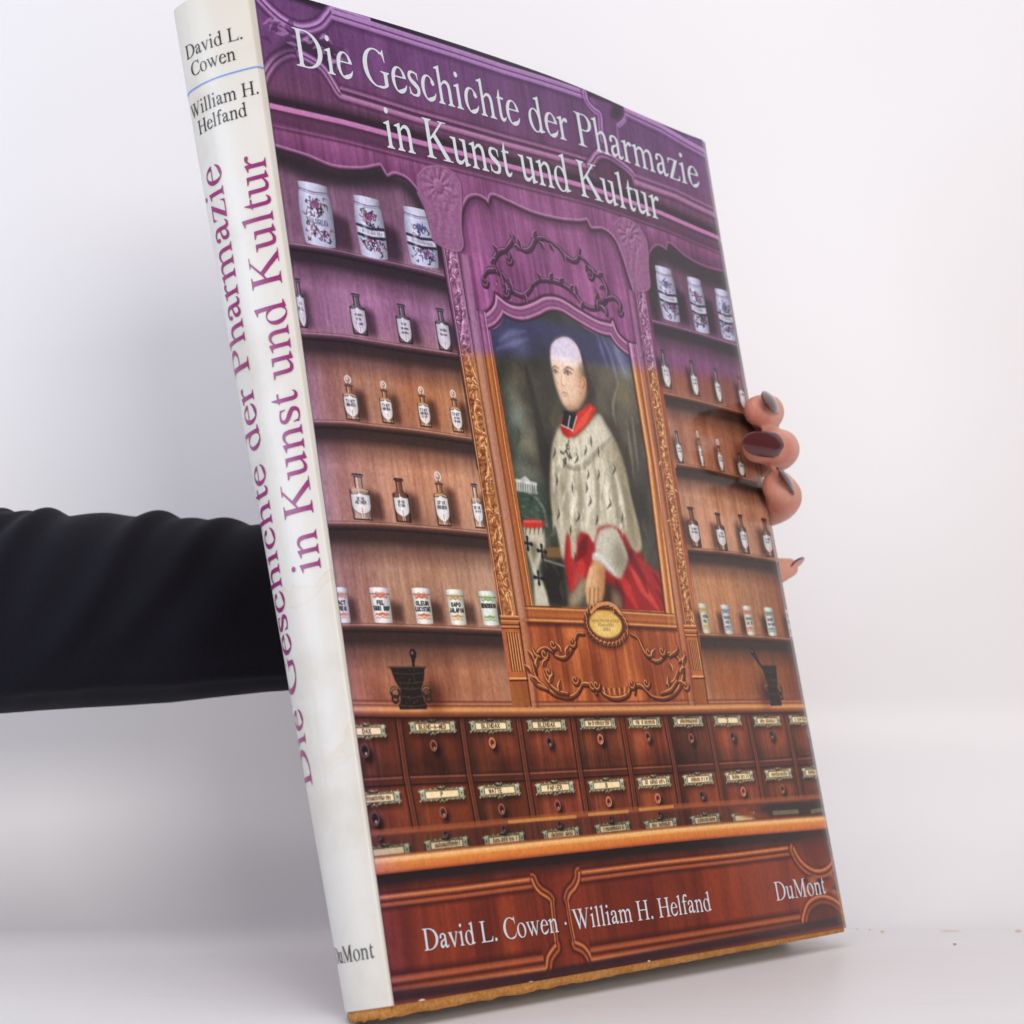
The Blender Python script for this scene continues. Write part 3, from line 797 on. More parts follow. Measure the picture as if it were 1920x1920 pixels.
for a in [((553, 522), (580, 616), 0, ['O', 'DIL']), ((655, 550), (692, 631), 0, ['', 'VIN', '']), ((741, 570), (776, 647), 0, ['VIN', '', '']), ((814, 578), (849, 661), 0, ['', ''])]:
    bottle(*a)
for a in [((578, 730), (588, 786), 0, ['']), ((641, 705), (677, 790), 1, ['TINCT', 'AROMATIC']), ((709, 716), (741, 796), 1, ['TINCT', 'AMBRA']), ((780, 727), (811, 803), 1, ['TINCT', 'AMBRA', 'COMP']), ((840, 733), (871, 813), 1, ['TINCT', '', ''])]:
    bottle(*a)
for a in [((655, 888), (701, 977), 4, ['SPIR', 'AETHER']), ((735, 897), (773, 981), 2, ['SPIR', 'VINO']), ((809, 886), (848, 988), 1, ['SPIR', 'ROSMARIN']), ((881, 908), (911, 992), 4, ['SPIR', ''])]:
    bottle(*a)
for a in [((1240, 655), (1266, 729), 3, ['', ''], -1), ((1296, 675), (1319, 743), 3, ['', ''], -1), ((1342, 690), (1363, 755), 3, ['', ''], -1), ((1388, 705), (1409, 767), 3, [''], -1),
          ((1268, 808), (1288, 868), 3, ['', ''], -1), ((1310, 809), (1328, 876), 1, ['', ''], -1), ((1347, 824), (1366, 884), 1, ['', ''], -1), ((1387, 848), (1406, 894), 3, [''], -1),
          ((1290, 950), (1321, 1027), 2, ['', ''], -1), ((1343, 961), (1371, 1033), 2, ['', ''], -1), ((1388, 964), (1413, 1038), 2, ['', ''], -1), ((1432, 971), (1460, 1044), 2, ['', ''], -1)]:
    bottle(a[0], a[1], a[2], a[3], a[4], .92)

def pot(tl, br, tint, lines, deco, side=1):
    u0, v0, u1, v1 = box_of(tl, br); w, h = u1 - u0, v1 - v0; cu = (u0 + u1) / 2
    drop_shadow(u0, v0 + h * .12, u1, v1, side, .5)
    cylinder(u0 + w * .03, v0 + h * .1, u1 - w * .03, v1, tint, .04)
    cylinder(u0, v0, u1, v0 + h * .19, np.clip(tint * 1.02, 0, 1), .22)
    stroke([(u0, v0 + h * .19), (cu, v0 + h * .205), (u1, v0 + h * .19)], .18, C(96, 92, 86), .8)
    for s, f in ((-1, .28), (1, .74)):
        for q in (-1, 1):
            p = crv([(cu, v0 + h * f), (cu + q * w * .16, v0 + h * (f + s * .035)), (cu + q * w * .30, v0 + h * (f + .02)), (cu + q * w * .36, v0 + h * (f + .06 * s))], 5)
            stroke(p, [.34, .5, .3, .15], deco, .85, .25)
            stroke(p + [0, 1.0 * s], [.3, .2, .3, .1], deco, .6, .25)
    for i, s in enumerate(lines):
        if s: tiny(s, cu, v0 + h * (.44 + .16 * i), h * .105, w * .82, C(52, 52, 52), .19)
        else: script(cu, v0 + h * (.44 + .16 * i), h * .10, w * .7, C(70, 70, 70), .17, 0, int(tl[0]) + i)

for a in [((625, 1100), (659, 1168), C(214, 214, 226), ['ACT', 'REG'], C(190, 120, 80)), ((691, 1100), (738, 1168), C(220, 218, 216), ['FEL', 'TAURI INSP'], C(190, 84, 52)), ((770, 1101), (814, 1170), C(220, 220, 212), ['OLEUM', 'LUCISTAE'], C(196, 84, 44)),
          ((834, 1104), (876, 1172), C(220, 220, 206), ['SAPO', 'JALAPIN'], C(176, 130, 74)), ((895, 1107), (937, 1173), C(214, 220, 206), ['BENZOERIN'], C(120, 150, 84))]:
    pot(*a)
for a in [((1310, 1130), (1336, 1187), C(196, 194, 170), ['', ''], C(176, 150, 74), -1), ((1352, 1132), (1379, 1188), C(196, 196, 190), ['', ''], C(110, 110, 130), -1), ((1394, 1134), (1421, 1190), C(204, 196, 180), ['', ''], C(190, 96, 64), -1),
          ((1435, 1137), (1462, 1191), C(200, 200, 190), ['', ''], C(100, 120, 100), -1), ((1477, 1140), (1500, 1193), C(206, 196, 184), [''], C(190, 120, 80), -1)]:
    pot(*a)

def mortar(tl, br, side, pest):
    u0, v0, u1, v1 = box_of(tl, br); w, h = u1 - u0, v1 - v0; cu = (u0 + u1) / 2
    shade(ellipse(cu + side * w * .55, v1 - h * .22, w * .32, h * .24), (.55, .42, .34), 2.2)
    b = C(40, 29, 24); l = C(78, 62, 46)
    stroke(Q(*pest), [1.3, .55, .8], b, 1, .2); p = Q(pest[0])[0]
    fill(ellipse(p[0], p[1], 1.5, 1.6), b, .1); fill(ellipse(p[0] - .3, p[1] - .3, .5, .5), C(150, 130, 110), .2, .8)
    prof = [(.02, .0), (.07, .04), (.13, .30), (.20, .46), (.24, .52), (.22, .66), (.20, .82), (.14, .90), (.16, 1)]
    t0 = v0 + h * .285; hh = v1 - t0
    L = [(u0 + w * a, t0 + hh * f) for a, f in prof]
    fill(L + [(2 * cu - x, y) for x, y in L[::-1]], b, .15)
    stroke([L[0], (2 * cu - L[0][0], L[0][1])], .3, l, .7)
    for f in (.14, .36, .50, .70, .90):
        a = np.interp(f, [q[1] for q in prof], [q[0] for q in prof])
        stroke(crv([(u0 + w * (a + .04), t0 + hh * f), (cu, t0 + hh * (f + .03)), (u1 - w * (a + .04), t0 + hh * f)], 5), .18, l, .6)
    r = np.random.default_rng(5)
    for i in range(40):
        x = cu + r.uniform(-.26, .2) * w; y = t0 + hh * r.uniform(.08, .96)
        stroke([(x, y), (x + r.uniform(-.7, .7), y + r.uniform(-.5, .5))], .2, l, .55, .2)
    for s in (-1, 1):
        cx = cu + s * w * .40
        stroke(ellipse(cx, t0 + hh * .60, w * .10, hh * .11), .5, C(58, 44, 32), 1); stroke(ellipse(cx + s * w * .02, t0 + hh * .76, w * .07, hh * .08), .42, C(52, 40, 30), 1)
        stroke(ellipse(cx, t0 + hh * .60, w * .10, hh * .11, 10, 0, 3.4, 5.4), .2, C(150, 128, 96), .8)

# --- ledge over the drawers, drawers ---------------------------------------------
draw_poly = Q((650, 1326), (1000, 1330), (1380, 1324), (1540, 1320), (1570, 1545), (1240, 1560), (1000, 1585), (690, 1618))
fill(draw_poly, W_drawer)
for i in range(70):                                           # worn patches of the old drawers
    x, y = rng.uniform(660, 1540), rng.uniform(1340, 1560)
    c = Q((x, y))[0]
    fill(ellipse(c[0], c[1], rng.uniform(1.5, 6), rng.uniform(3, 12), 12, rng.uniform(-.3, .3)), [C(150, 78, 36), C(64, 26, 18), C(132, 60, 26)][i % 3], 2.0, .35)
DIV = [((746, 1340), (762, 1457), (792, 1610)), ((864, 1339), (880, 1452), (908, 1600)), ((970, 1337), (987, 1448), (1010, 1590)), ((1072, 1335), (1088, 1444), (1110, 1580)), ((1164, 1334), (1182, 1441), (1200, 1570)),
       ((1246, 1333), (1266, 1438), (1284, 1560)), ((1327, 1332), (1345, 1434), (1364, 1550)), ((1402, 1331), (1422, 1430), (1440, 1542)), ((1475, 1330), (1494, 1427), (1512, 1536))]

for i, d in enumerate(DIV + [((1545, 1329), (1562, 1424), (1580, 1530))]):
    e = DIV[i - 1] if i else ((640, 1342), (668, 1463), (690, 1618))
    for a_, b_ in ((0, 1), (1, 2)):
        f = rng.uniform(.78, 1.12)
        shade(Q(e[a_], d[a_], d[b_], e[b_]), (f, f * rng.uniform(.92, 1.02), f * rng.uniform(.9, 1.05)), .3)
        q = Q(e[b_], d[b_]); shade([(q[0, 0], q[0, 1] - 5), (q[1, 0], q[1, 1] - 5), (q[1, 0], q[1, 1]), (q[0, 0], q[0, 1])], .78, 1.6)
        q = Q(e[a_], e[b_]); shade([(q[0, 0], q[0, 1]), (q[0, 0] + 4, q[0, 1]), (q[1, 0] + 4, q[1, 1]), (q[1, 0], q[1, 1])], .72, 1.4)
RAIL = Q((670, 1463), (760, 1458), (985, 1451), (1240, 1438), (1400, 1429), (1560, 1419))
mould(RAIL, [(-1.6, C(40, 18, 14), 0), (-.5, C(46, 20, 14), .6), (-.2, C(160, 104, 80), .5), (.1, C(150, 96, 74), .55), (.3, C(74, 36, 24), .75), (1.7, C(80, 38, 24), .75), (2.1, C(36, 15, 12), .9), (2.7, C(60, 28, 18), .4), (3.4, C(70, 32, 20), 0)])
for d in DIV:
    mould(Q(*d), [(-1.9, C(100, 56, 32), 0), (-1.25, C(30, 13, 11), .9), (-.8, C(112, 58, 32), .85), (.4, C(96, 46, 26), .85), (.75, C(150, 88, 50), .75), (1.1, C(34, 15, 12), .9), (2.1, C(44, 20, 14), 0)])
def plate(cx, cy, w, s, skew, k=1.0):
    a, b = Q((cx - w / 2, cy - skew * w / 2), (cx + w / 2, cy + skew * w / 2))
    cu, cv = (a + b) / 2; W2 = (b[0] - a[0]) / 2; sl = (b[1] - a[1]) / (b[0] - a[0])
    g, dkp, lt = C(146, 140, 100) * k, C(56, 44, 28) * k, C(200, 198, 164) * k
    sk = lambda pts: [(x, y + sl * (x - cu)) for x, y in pts]
    shade(sk([(cu - W2, cv), (cu + W2 + .6, cv - 1), (cu + W2 + .6, cv + 3.2), (cu - W2, cv + 3.2)]), .6, .8)
    r = np.random.default_rng(int(cx))
    edge = []
    n = 26
    for i in range(n):
        x = cu - W2 + 2 * W2 * i / (n - 1)
        edge.append((x, cv - 1.5 - .45 * abs(math.sin(i * 1.9)) - (.6 if abs(i - 12.5) < 2 else 0)))
    for i in range(n):
        x = cu + W2 - 2 * W2 * i / (n - 1)
        edge.append((x, cv + 1.5 + .45 * abs(math.sin(i * 1.7)) + (.5 if abs(i - 12.5) < 2 else 0)))
    fill(sk(edge), dkp, .12); 
    for i in range(0, 2 * n, 1):
        x, y = edge[i]
        stroke(sk([(x - .25, y + .35 * np.sign(cv - y)), (x + r.uniform(-.2, .2), y + .05 * np.sign(cv - y)), (x + .3, y + .5 * np.sign(cv - y))]), .16, g if i % 3 else lt, .8, .2)
    fill(sk([(cu - W2 + .3, cv - 1.3), (cu + W2 - .3, cv - 1.3), (cu + W2 - .3, cv + 1.3), (cu - W2 + .3, cv + 1.3)]), C(150, 152, 126) * k, .1)
    for q in (-1, 1):
        fill(sk(ellipse(cu + q * W2 * .88, cv, .28, .32, 8)), C(40, 40, 36), .05)
        stroke(sk([(cu + q * W2 * .82, cv - 1.4), (cu + q * W2 * .94, cv - 1.1)]), .3, lt, .9)
    fill(sk([(cu - W2 * .76, cv - 1.15), (cu + W2 * .76, cv - 1.15), (cu + W2 * .76, cv + 1.2), (cu - W2 * .76, cv + 1.2)]), C(70, 62, 44) * k, .08)
    fill(sk([(cu - W2 * .73, cv - .95), (cu + W2 * .73, cv - .95), (cu + W2 * .73, cv + 1.0), (cu - W2 * .73, cv + 1.0)]), C(236, 206, 156) * k, .08)
    if s == '~': script(cu, cv, 1.25, W2 * 1.2, C(72, 52, 34), .15, sl, int(cx))
    else: tiny(s, cu, cv, 1.3, W2 * 1.2, C(60, 44, 30), .15, sl, .9)
def knob(cx, cy, s, tone, k=1.0):
    u, v = Q((cx, cy))[0]
    shade(ellipse(u + 1.1 * s, v + 1.4 * s, 1.7 * s, 2.0 * s), .35, .7)
    body = [C(134, 72, 48), C(92, 48, 36), C(58, 36, 34)][tone] * k
    fill(ellipse(u, v, 1.45 * s, 1.65 * s), body, .1)
    stroke(ellipse(u, v, 1.3 * s, 1.5 * s), .26, np.clip(body * 1.5 + .08, 0, 1), .85, .2)
    fill(ellipse(u + .1, v + .1, .75 * s, .9 * s), body * .5, .25, .9)
    fill(ellipse(u + .25 * s, v + .75 * s, .4 * s, .35 * s), C(222, 190, 170) * k, .15, .8)
R1 = [(688, 1371, 70, 'DAX'), (811, 1363, 86, 'BLEND-A-MED'), (920, 1361, 77, 'BLENDAX'), (1025, 1359, 72, 'BLENDAX'), (1121, 1356, 66, '~'), (1209, 1354, 60, '~'), (1291, 1352, 55, '~'), (1366, 1350, 51, 'D'), (1441, 1351, 50, '~'), (1507, 1348, 48, '~')]
R2 = [(701, 1497, 100, '~'), (829, 1489, 84, 'P'), (937, 1482, 76, 'WATTE 50'), (1041, 1477, 71, 'PAPIER'), (1138, 1472, 66, 'B'), (1227, 1466, 61, '~'), (1310, 1461, 55, '~'), (1388, 1456, 52, '~'), (1462, 1451, 50, '~'), (1532, 1447, 48, '~')]
for i, p in enumerate(R1): plate(*p, -.02 - .01 * (i == 0))
for i, p in enumerate(R2): plate(*p, -.07)
K1 = [(684, 1407, 2), (813, 1398, 1), (923, 1393, 0), (1030, 1391, 2), (1126, 1386, 0), (1215, 1381, 1), (1297, 1384, 1), (1375, 1380, 2), (1449, 1377, 2), (1520, 1374, 1)]
K2 = [(703, 1535, 2), (831, 1523, 1), (941, 1517, 1), (1046, 1510, 1), (1142, 1503, 0), (1234, 1497, 0), (1317, 1491, 2), (1395, 1484, 0), (1469, 1479, 1), (1541, 1474, 2)]
for i, (x, y, t) in enumerate(K1 + K2): knob(x, y, 1.25 if i % 10 == 0 else 1.0, t)
# polished counter: the drawers mirrored in it
refl = Q((690, 1564), (860, 1550), (1000, 1536), (1240, 1515), (1400, 1504), (1565, 1492), (1572, 1545), (1240, 1560), (1000, 1585), (700, 1618))
fill(refl, W_drawer * .62 + C(58, 36, 34) * .38, .2, .85)
for i, (x, y, w, s) in enumerate([(724, 1597, 90, ''), (838, 1583, 80, '~'), (946, 1574, 76, '~'), (1053, 1564, 68, '~'), (1150, 1553, 64, '~'), (1240, 1546, 60, '~'), (1324, 1537, 54, '~'), (1396, 1533, 44, '')]):
    plate(x, y, w, s, -.11, .80)
for i, (x, y) in enumerate([(711, 1568), (836, 1562), (945, 1553), (1050, 1545), (1146, 1535), (1238, 1526)]): knob(x, y, .7, 2, .8)
fill(crv(Q((1395, 1512), (1380, 1520), (1392, 1530), (1425, 1534), (1440, 1528), (1410, 1522), (1400, 1513)), 6), C(126, 62, 34), .5, .9)
fill(crv(Q((1425, 1518), (1450, 1503), (1500, 1500), (1560, 1504), (1565, 1516), (1500, 1528), (1450, 1527)), 6), C(50, 34, 32), .8, .9)
stroke(Q((1452, 1524), (1498, 1521)), .8, C(110, 110, 82), .8); stroke(Q((1525, 1521), (1552, 1516)), .8, C(110, 110, 82), .8)
mould(Q((690, 1564), (860, 1550), (1000, 1536), (1240, 1515), (1400, 1504), (1565, 1492)), [(-1.4, C(150, 84, 44), 0), (-.9, C(150, 84, 44), .6), (.2, C(160, 90, 52), .75), (.8, C(120, 58, 36), .7), (1.6, C(96, 44, 28), 0)])
for x0, x1, y0, y1 in [(955, 1080, 1541, 1531), (1105, 1178, 1527, 1521), (1200, 1262, 1518, 1512)]:
    stroke(Q((x0, y0), (x1, y1)), .55, C(206, 140, 70), .7, .3)
ledge = Q((650, 1326), (780, 1328), (1000, 1328), (1200, 1326), (1380, 1322), (1545, 1320))
mould(ledge, [(-2.6, C(96, 50, 34), 0), (-1.9, C(120, 60, 40), .9), (-1.3, C(180, 120, 86), .8), (-.8, C(120, 66, 44), .9), (.0, C(196, 132, 84), 1), (.7, C(206, 140, 84), 1), (1.5, C(150, 88, 50), 1), (2.6, C(96, 50, 32), 1), (2.9, C(40, 20, 16), .9), (3.6, C(50, 24, 18), .45), (5.0, C(50, 24, 18), 0)])

mortar((722, 1219), (812, 1329), 1, ((774, 1226), (775, 1248), (777, 1262)))
mortar((1424, 1217), (1474, 1322), -1, ((1414, 1222), (1425, 1240), (1440, 1262)))
# --- counter edge and lower panels ------------------------------------------------
low_poly = Q((690, 1618), (1000, 1588), (1240, 1560), (1580, 1530), (1620, 1745), (740, 1900))
fill(low_poly, W_low)
for i in range(26):
    x = rng.uniform(720, 1560); a = rng.uniform(20, 90)
    p = Q((x, 1610), (x + a, 1605), (x + a + 30, 1830), (x + 30, 1840))
    fill(p, [C(160, 70, 32), C(92, 34, 24)][i % 2], .8, .22)
CT = Q((690, 1612), (705, 1611), (1000, 1580), (1240, 1556), (1380, 1544), (1580, 1529))
mould(CT, [(-1.2, C(120, 60, 34), 0), (-.6, C(150, 84, 46), .9), (.2, C(232, 176, 112), 1), (1.0, C(226, 160, 92), 1), (1.7, C(206, 124, 58), 1), (3.6, C(196, 104, 46), 1), (4.3, C(150, 72, 36), 1), (4.7, C(40, 26, 24), 1), (6.8, C(44, 28, 26), .95), (9.0, C(60, 30, 26), .45), (11.5, C(60, 30, 26), 0)])
cH, cM, cD = C(206, 130, 76), C(150, 76, 44), C(66, 26, 18)
def panel_mould(pts, s=1.0, flip=False):
    pr = [(-1.8, cD, 0), (-1.1, cD, .6), (-.5, cM, .9), (0, cH, .95), (.6, cM, .95), (1.3, cD, .75), (2.0, C(170, 92, 52), .9), (2.6, cM, .9), (3.2, cD, .8), (4.6, cD, 0)]
    pr = [(o * s, c, a) for o, c, a in pr]
    if flip: pr = [(-o, c, a) for o, c, a in pr][::-1]
    mould(pts, pr)
panel_mould(Q((690, 1686), (712, 1683), (860, 1666), (998, 1648)))
panel_mould(crv(Q((998, 1648), (1004, 1662), (1014, 1674), (1028, 1683), (1034, 1690)), 6), .8, True)
panel_mould(Q((1034, 1690), (1038, 1730), (1043, 1772)), .55, True)
panel_mould(crv(Q((1043, 1772), (1034, 1784), (1028, 1796), (1026, 1812), (1022, 1820)), 6), .9, True)
panel_mould(Q((730, 1862), (740, 1860), (880, 1839), (1022, 1817)), 1.5, True)
panel_mould(Q((1087, 1636), (1240, 1617), (1380, 1602), (1490, 1588)))
panel_mould(crv(Q((1087, 1636), (1086, 1650), (1080, 1664), (1070, 1676), (1066, 1688)), 6), .8)
panel_mould(Q((1066, 1688), (1072, 1726), (1080, 1766)), .5)
panel_mould(crv(Q((1080, 1766), (1096, 1774), (1107, 1788), (1112, 1801)), 6), .9)
panel_mould(Q((1112, 1800), (1260, 1776), (1440, 1746), (1505, 1735)), 1.4, True)
panel_mould(crv(Q((1505, 1737), (1508, 1714), (1516, 1694), (1532, 1682), (1550, 1680), (1572, 1690), (1592, 1712)), 6), 1.0, False)
fill(crv(Q((1514, 1738), (1518, 1708), (1532, 1692), (1552, 1690), (1574, 1702), (1600, 1735)), 6), C(74, 36, 26), .8, .6)
panel_mould(crv(Q((1490, 1590), (1498, 1606), (1512, 1622), (1532, 1632), (1552, 1628), (1566, 1612), (1574, 1596)), 6), 1.0)
fill(crv(Q((1500, 1590), (1512, 1612), (1532, 1622), (1552, 1616), (1566, 1590), (1560, 1560), (1505, 1566)), 6), C(96, 40, 28), 1.2, .5)
for i in range(26):                                            # carved corner of the counter
    x, y = rng.uniform(1500, 1590), rng.uniform(1640, 1672)
    stroke(crv(Q((x, y), (x + rng.uniform(4, 14), y + rng.uniform(-8, 6)), (x + rng.uniform(6, 18), y + rng.uniform(-4, 10)))), [.2, 1.0, .2], [C(160, 92, 58), C(58, 28, 22)][i % 2], .7, .6)
base = Q((720, 1893), (740, 1889), (1020, 1850), (1300, 1795), (1620, 1735))
mould(base, [(-5.4, C(60, 30, 30), 0), (-4.2, C(52, 30, 36), .85), (-2.0, C(60, 34, 38), .85), (-1.0, C(112, 54, 34), .9), (0, C(132, 66, 34), .9), (2, C(120, 60, 30), 1)])

for a_, b_ in (((786, 1877), (797, 1875)), ((992, 1843), (1002, 1841)), ((1216, 1803), (1220, 1802))):      # worn nicks of the paper
    stroke(Q(a_, b_), [.2, .45, .2], C(232, 226, 222), .9, .2)
# --- portrait -------------------------------------------------------------------------
PT = crv(Q((917, 619), (930, 615), (940, 602), (945, 590)), 6).tolist() + crv(Q((945, 590), (960, 598), (980, 601), (1000, 596), (1022, 585), (1045, 584), (1075, 600), (1105, 620), (1130, 629), (1145, 626)), 6).tolist() + \
     crv(Q((1145, 626), (1152, 641), (1168, 657), (1180, 664), (1188, 665)), 6).tolist() + Q((1216, 860), (1251, 1146), (1000, 1136), (960, 877)).tolist()
def portrait():
    gb = noise(4, 9, 3); gd = noise(22, 16, 3)
    t = np.clip(.5 + .45 * gd + .15 * gb, 0, 1)[..., None]
    fill(PT, C(48, 46, 40) * (1 - t) + C(96, 90, 74) * t)
    fill(Q((905, 575), (1195, 640), (1200, 692), (1050, 674), (915, 666)), C(66, 68, 98), 1.4, .95)
    for (x, y, rx, ry, c, a) in [(960, 636, 26, 9, (150, 150, 164), .55), (975, 655, 18, 7, (140, 144, 158), .5), (1160, 655, 10, 22, (160, 166, 184), .6), (1172, 690, 9, 24, (150, 158, 178), .55), (1140, 640, 16, 8, (120, 124, 142), .5),
                                (960, 740, 14, 22, (120, 124, 106), .6), (968, 790, 16, 18, (122, 140, 128), .7), (985, 830, 18, 14, (150, 148, 126), .7), (975, 850, 12, 16, (110, 124, 112), .6), (972, 770, 16, 14, (150, 156, 140), .55), (990, 806, 16, 10, (166, 164, 146), .5), (1000, 850, 10, 12, (158, 152, 132), .55), (962, 820, 8, 20, (84, 106, 94), .6), (1010, 770, 10, 40, (84, 88, 76), .6),
                                (1175, 745, 14, 26, (120, 112, 84), .7), (1160, 800, 16, 30, (88, 84, 70), .6), (1200, 860, 10, 60, (70, 66, 58), .7), (1180, 960, 20, 50, (66, 62, 54), .6)]:
        m = Q((x, y), (x + rx, y), (x, y + ry)); 
        fill(ellipse(m[0, 0], m[0, 1], abs(m[1, 0] - m[0, 0]), abs(m[2, 1] - m[0, 1])), C(*c), 2.0, a)
    for pts in [((1130, 632), (1146, 668), (1160, 720)), ((1150, 640), (1162, 672), (1172, 700)), ((1120, 628), (1130, 660), (1140, 690)), ((935, 640), (955, 625), (985, 622)), ((930, 655), (960, 645), (990, 636))]:
        stroke(crv(Q(*pts)), [.3, 1.2, .3], C(140, 146, 186), .4, 1.2)
    for pts in [((985, 690), (1010, 800), (1034, 950), (1046, 1040))]: stroke(crv(Q(*pts)), [1.0, 2.6, 2.0], C(50, 47, 42), .7, 1.6)
    for pts in [((1186, 780), (1192, 830), (1198, 880)), ((1176, 790), (1184, 850), (1190, 900)), ((1160, 720), (1150, 760), (1156, 800))]: stroke(crv(Q(*pts)), [.2, .9, .2], C(146, 138, 116), .5, .8)
    # landscape with the white palace
    fill(Q((958, 900), (1030, 900), (1045, 1000), (1060, 1140), (1000, 1136), (975, 985)), C(62, 82, 68), 2, .85)
    fill(Q((955, 860), (1012, 880), (1020, 905), (966, 900)), C(126, 132, 118), 2, .7)
    for i in range(9):
        x = 968 + i * 4.4
        stroke(Q((x, 902 + i * .9), (x + .6, 918 + i * .9)), .42, C(206, 204, 196), .85, .25)
    stroke(Q((966, 901), (1004, 908)), .55, C(214, 212, 204), .85); stroke(Q((968, 919), (1006, 925)), .45, C(150, 160, 146), .8)
    fill(Q((974, 899), (984, 893), (996, 905)), C(206, 204, 198), .2, .85)
    stroke(crv(Q((990, 922), (1008, 938), (1020, 960), (1024, 985))), .7, C(150, 158, 142), .6, .5)
    for i in range(30):
        x, y = rng.uniform(972, 1016), rng.uniform(925, 978)
        stroke(Q((x, y), (x + rng.uniform(4, 10), y + rng.uniform(-1, 2))), .3, [C(96, 116, 100), C(46, 64, 54)][i % 2], .5, .4)
    # table, hat, stole with crosses
    fill(Q((1018, 1020), (1052, 1022), (1064, 1136), (1012, 1134)), C(40, 34, 30), 1.0, .9)
    fill(Q((1020, 1024), (1050, 1024), (1060, 1050), (1022, 1048)), C(108, 76, 44), .8, .8)
    for i in range(8): stroke(Q((1024 + i * 3.6, 1028), (1026 + i * 3.6, 1044)), .3, C(166, 128, 76), .6, .3)
    stroke(Q((1020, 1050), (1062, 1063)), .4, C(150, 148, 140), .7)
    stole = Q((980, 988), (1018, 988), (1022, 1022), (1008, 1066), (1024, 1112), (1030, 1138), (1002, 1137), (1000, 1080), (984, 1020))
    fill(stole, C(188, 180, 156), .5)
    fill(Q((992, 1018), (1004, 1016), (1008, 1032), (1000, 1060), (994, 1040)), C(92, 86, 70), .8, .8)
    for x, y in [(988, 1019), (1015, 1034), (1009, 1084)]:
        for a in (0, 1.571):
            m = Q((x, y))[0]; dx, dy = 2.0 * math.cos(a + .1), 2.0 * math.sin(a + .1)
            stroke([(m[0] - dx, m[1] - dy), (m[0] + dx, m[1] + dy)], [.7, .3, .7], C(26, 24, 24), .95, .2)
    for i in range(5): stroke(Q((986 + i * 8, 986), (984 + i * 8, 1002)), [.5, .2], C(60, 52, 44), .7)
    fill(crv(Q((978, 980), (985, 975), (1005, 975), (1018, 979), (1019, 986), (1005, 990), (985, 989), (978, 986), (978, 980)), 5), C(196, 44, 34), .3)
    stroke(Q((982, 978), (1014, 978)), .4, C(236, 120, 100), .6, .3)
    # dark curtain behind the sitter, red gown
    fill(Q((1000, 640), (1040, 660), (1034, 900), (1052, 1040), (1030, 1010), (1010, 880)), C(56, 52, 46), 3, .6)
    fill(Q((1092, 690), (1112, 720), (1118, 780), (1100, 770)), C(48, 44, 42), 2, .8)
    gown = crv(Q((1054, 995), (1080, 990), (1120, 984), (1160, 985), (1185, 1010), (1215, 1056), (1240, 1080), (1256, 1150)), 6).tolist() + Q((1160, 1142), (1150, 1100), (1098, 1085), (1068, 1116), (1058, 1060)).tolist()
    fill(gown, C(150, 28, 30), .5)
    for pts, c, a in [(((1068, 1040), (1090, 1060), (1075, 1095)), (212, 66, 56), .6), (((1064, 1010), (1072, 1050), (1070, 1105)), (196, 44, 40), .6), (((1100, 1000), (1092, 1030), (1080, 1050)), (110, 16, 22), .8), (((1180, 1060), (1205, 1100), (1235, 1142)), (218, 78, 60), .7),
                      (((1160, 1070), (1180, 1110), (1195, 1140)), (206, 60, 50), .6), (((1205, 1060), (1230, 1090), (1245, 1130)), (110, 18, 26), .8), (((1170, 1020), (1195, 1060), (1215, 1110)), (108, 16, 22), .7), (((1190, 1040), (1215, 1075), (1240, 1110)), (190, 50, 46), .5), (((1155, 1090), (1165, 1120), (1170, 1140)), (96, 18, 24), .8)]:
        stroke(crv(Q(*pts)), [.5, 2.4, .6], C(*c), a, 1.2)
    fill(Q((1120, 1085), (1160, 1100), (1172, 1142), (1128, 1140), (1112, 1110)), C(70, 42, 34), 1.6, .9)
    fill(crv(Q((1070, 1116), (1088, 1086), (1098, 1085), (1096, 1110), (1085, 1134), (1068, 1138), (1066, 1120)), 5), C(150, 136, 112), 1.0, .9)
    fill(Q((1145, 1105), (1162, 1112), (1170, 1142), (1150, 1141)), C(140, 130, 104), 1.2, .7)
    for i in range(60):                                       # loose brushwork of the background
        x, y = rng.uniform(930, 1230), rng.uniform(720, 1120)
        stroke(crv(Q((x, y), (x + rng.uniform(-4, 4), y + 14), (x + rng.uniform(-8, 8), y + rng.uniform(20, 44)))), [.3, 1.2, .3], [C(112, 106, 88), C(40, 38, 34), C(84, 88, 74)][i % 3], .28, 1.0)
    # ermine mantle
    ec0, ec1 = C(160, 152, 126), C(214, 206, 180)
    er = np.clip(.55 + .35 * gb + .2 * gV2, 0, 1)[..., None]
    ermine = ec0 * (1 - er) + ec1 * er
    body = crv(Q((1056, 792), (1042, 812), (1034, 840), (1031, 880), (1031, 930), (1036, 970), (1044, 1000), (1050, 1030), (1056, 1050), (1060, 1012), (1064, 998), (1068, 1012), (1072, 1046), (1080, 1036), (1082, 1002), (1090, 998), (1104, 1004), (1112, 1018), (1118, 1004), (1122, 990), (1140, 984), (1158, 990), (1170, 1000), (1184, 1026), (1196, 1036), (1204, 1024), (1198, 985), (1184, 930), (1174, 880), (1160, 835), (1140, 800), (1122, 776), (1100, 800), (1075, 825)), 5)
    fill(body, ermine, .5)
    shade(crv(Q((1150, 810), (1172, 870), (1192, 960), (1206, 1030), (1190, 1036), (1176, 1000), (1160, 900), (1140, 830)), 6), (.70, .66, .58), 3)
    shade(Q((1028, 820), (1046, 820), (1044, 900), (1040, 1000), (1026, 940)), (.8, .78, .72), 3)
    fill(crv(Q((1128, 770), (1150, 790), (1168, 820), (1184, 880), (1196, 940), (1178, 890), (1158, 836), (1136, 800)), 6), C(58, 50, 42), 1.6, .8)
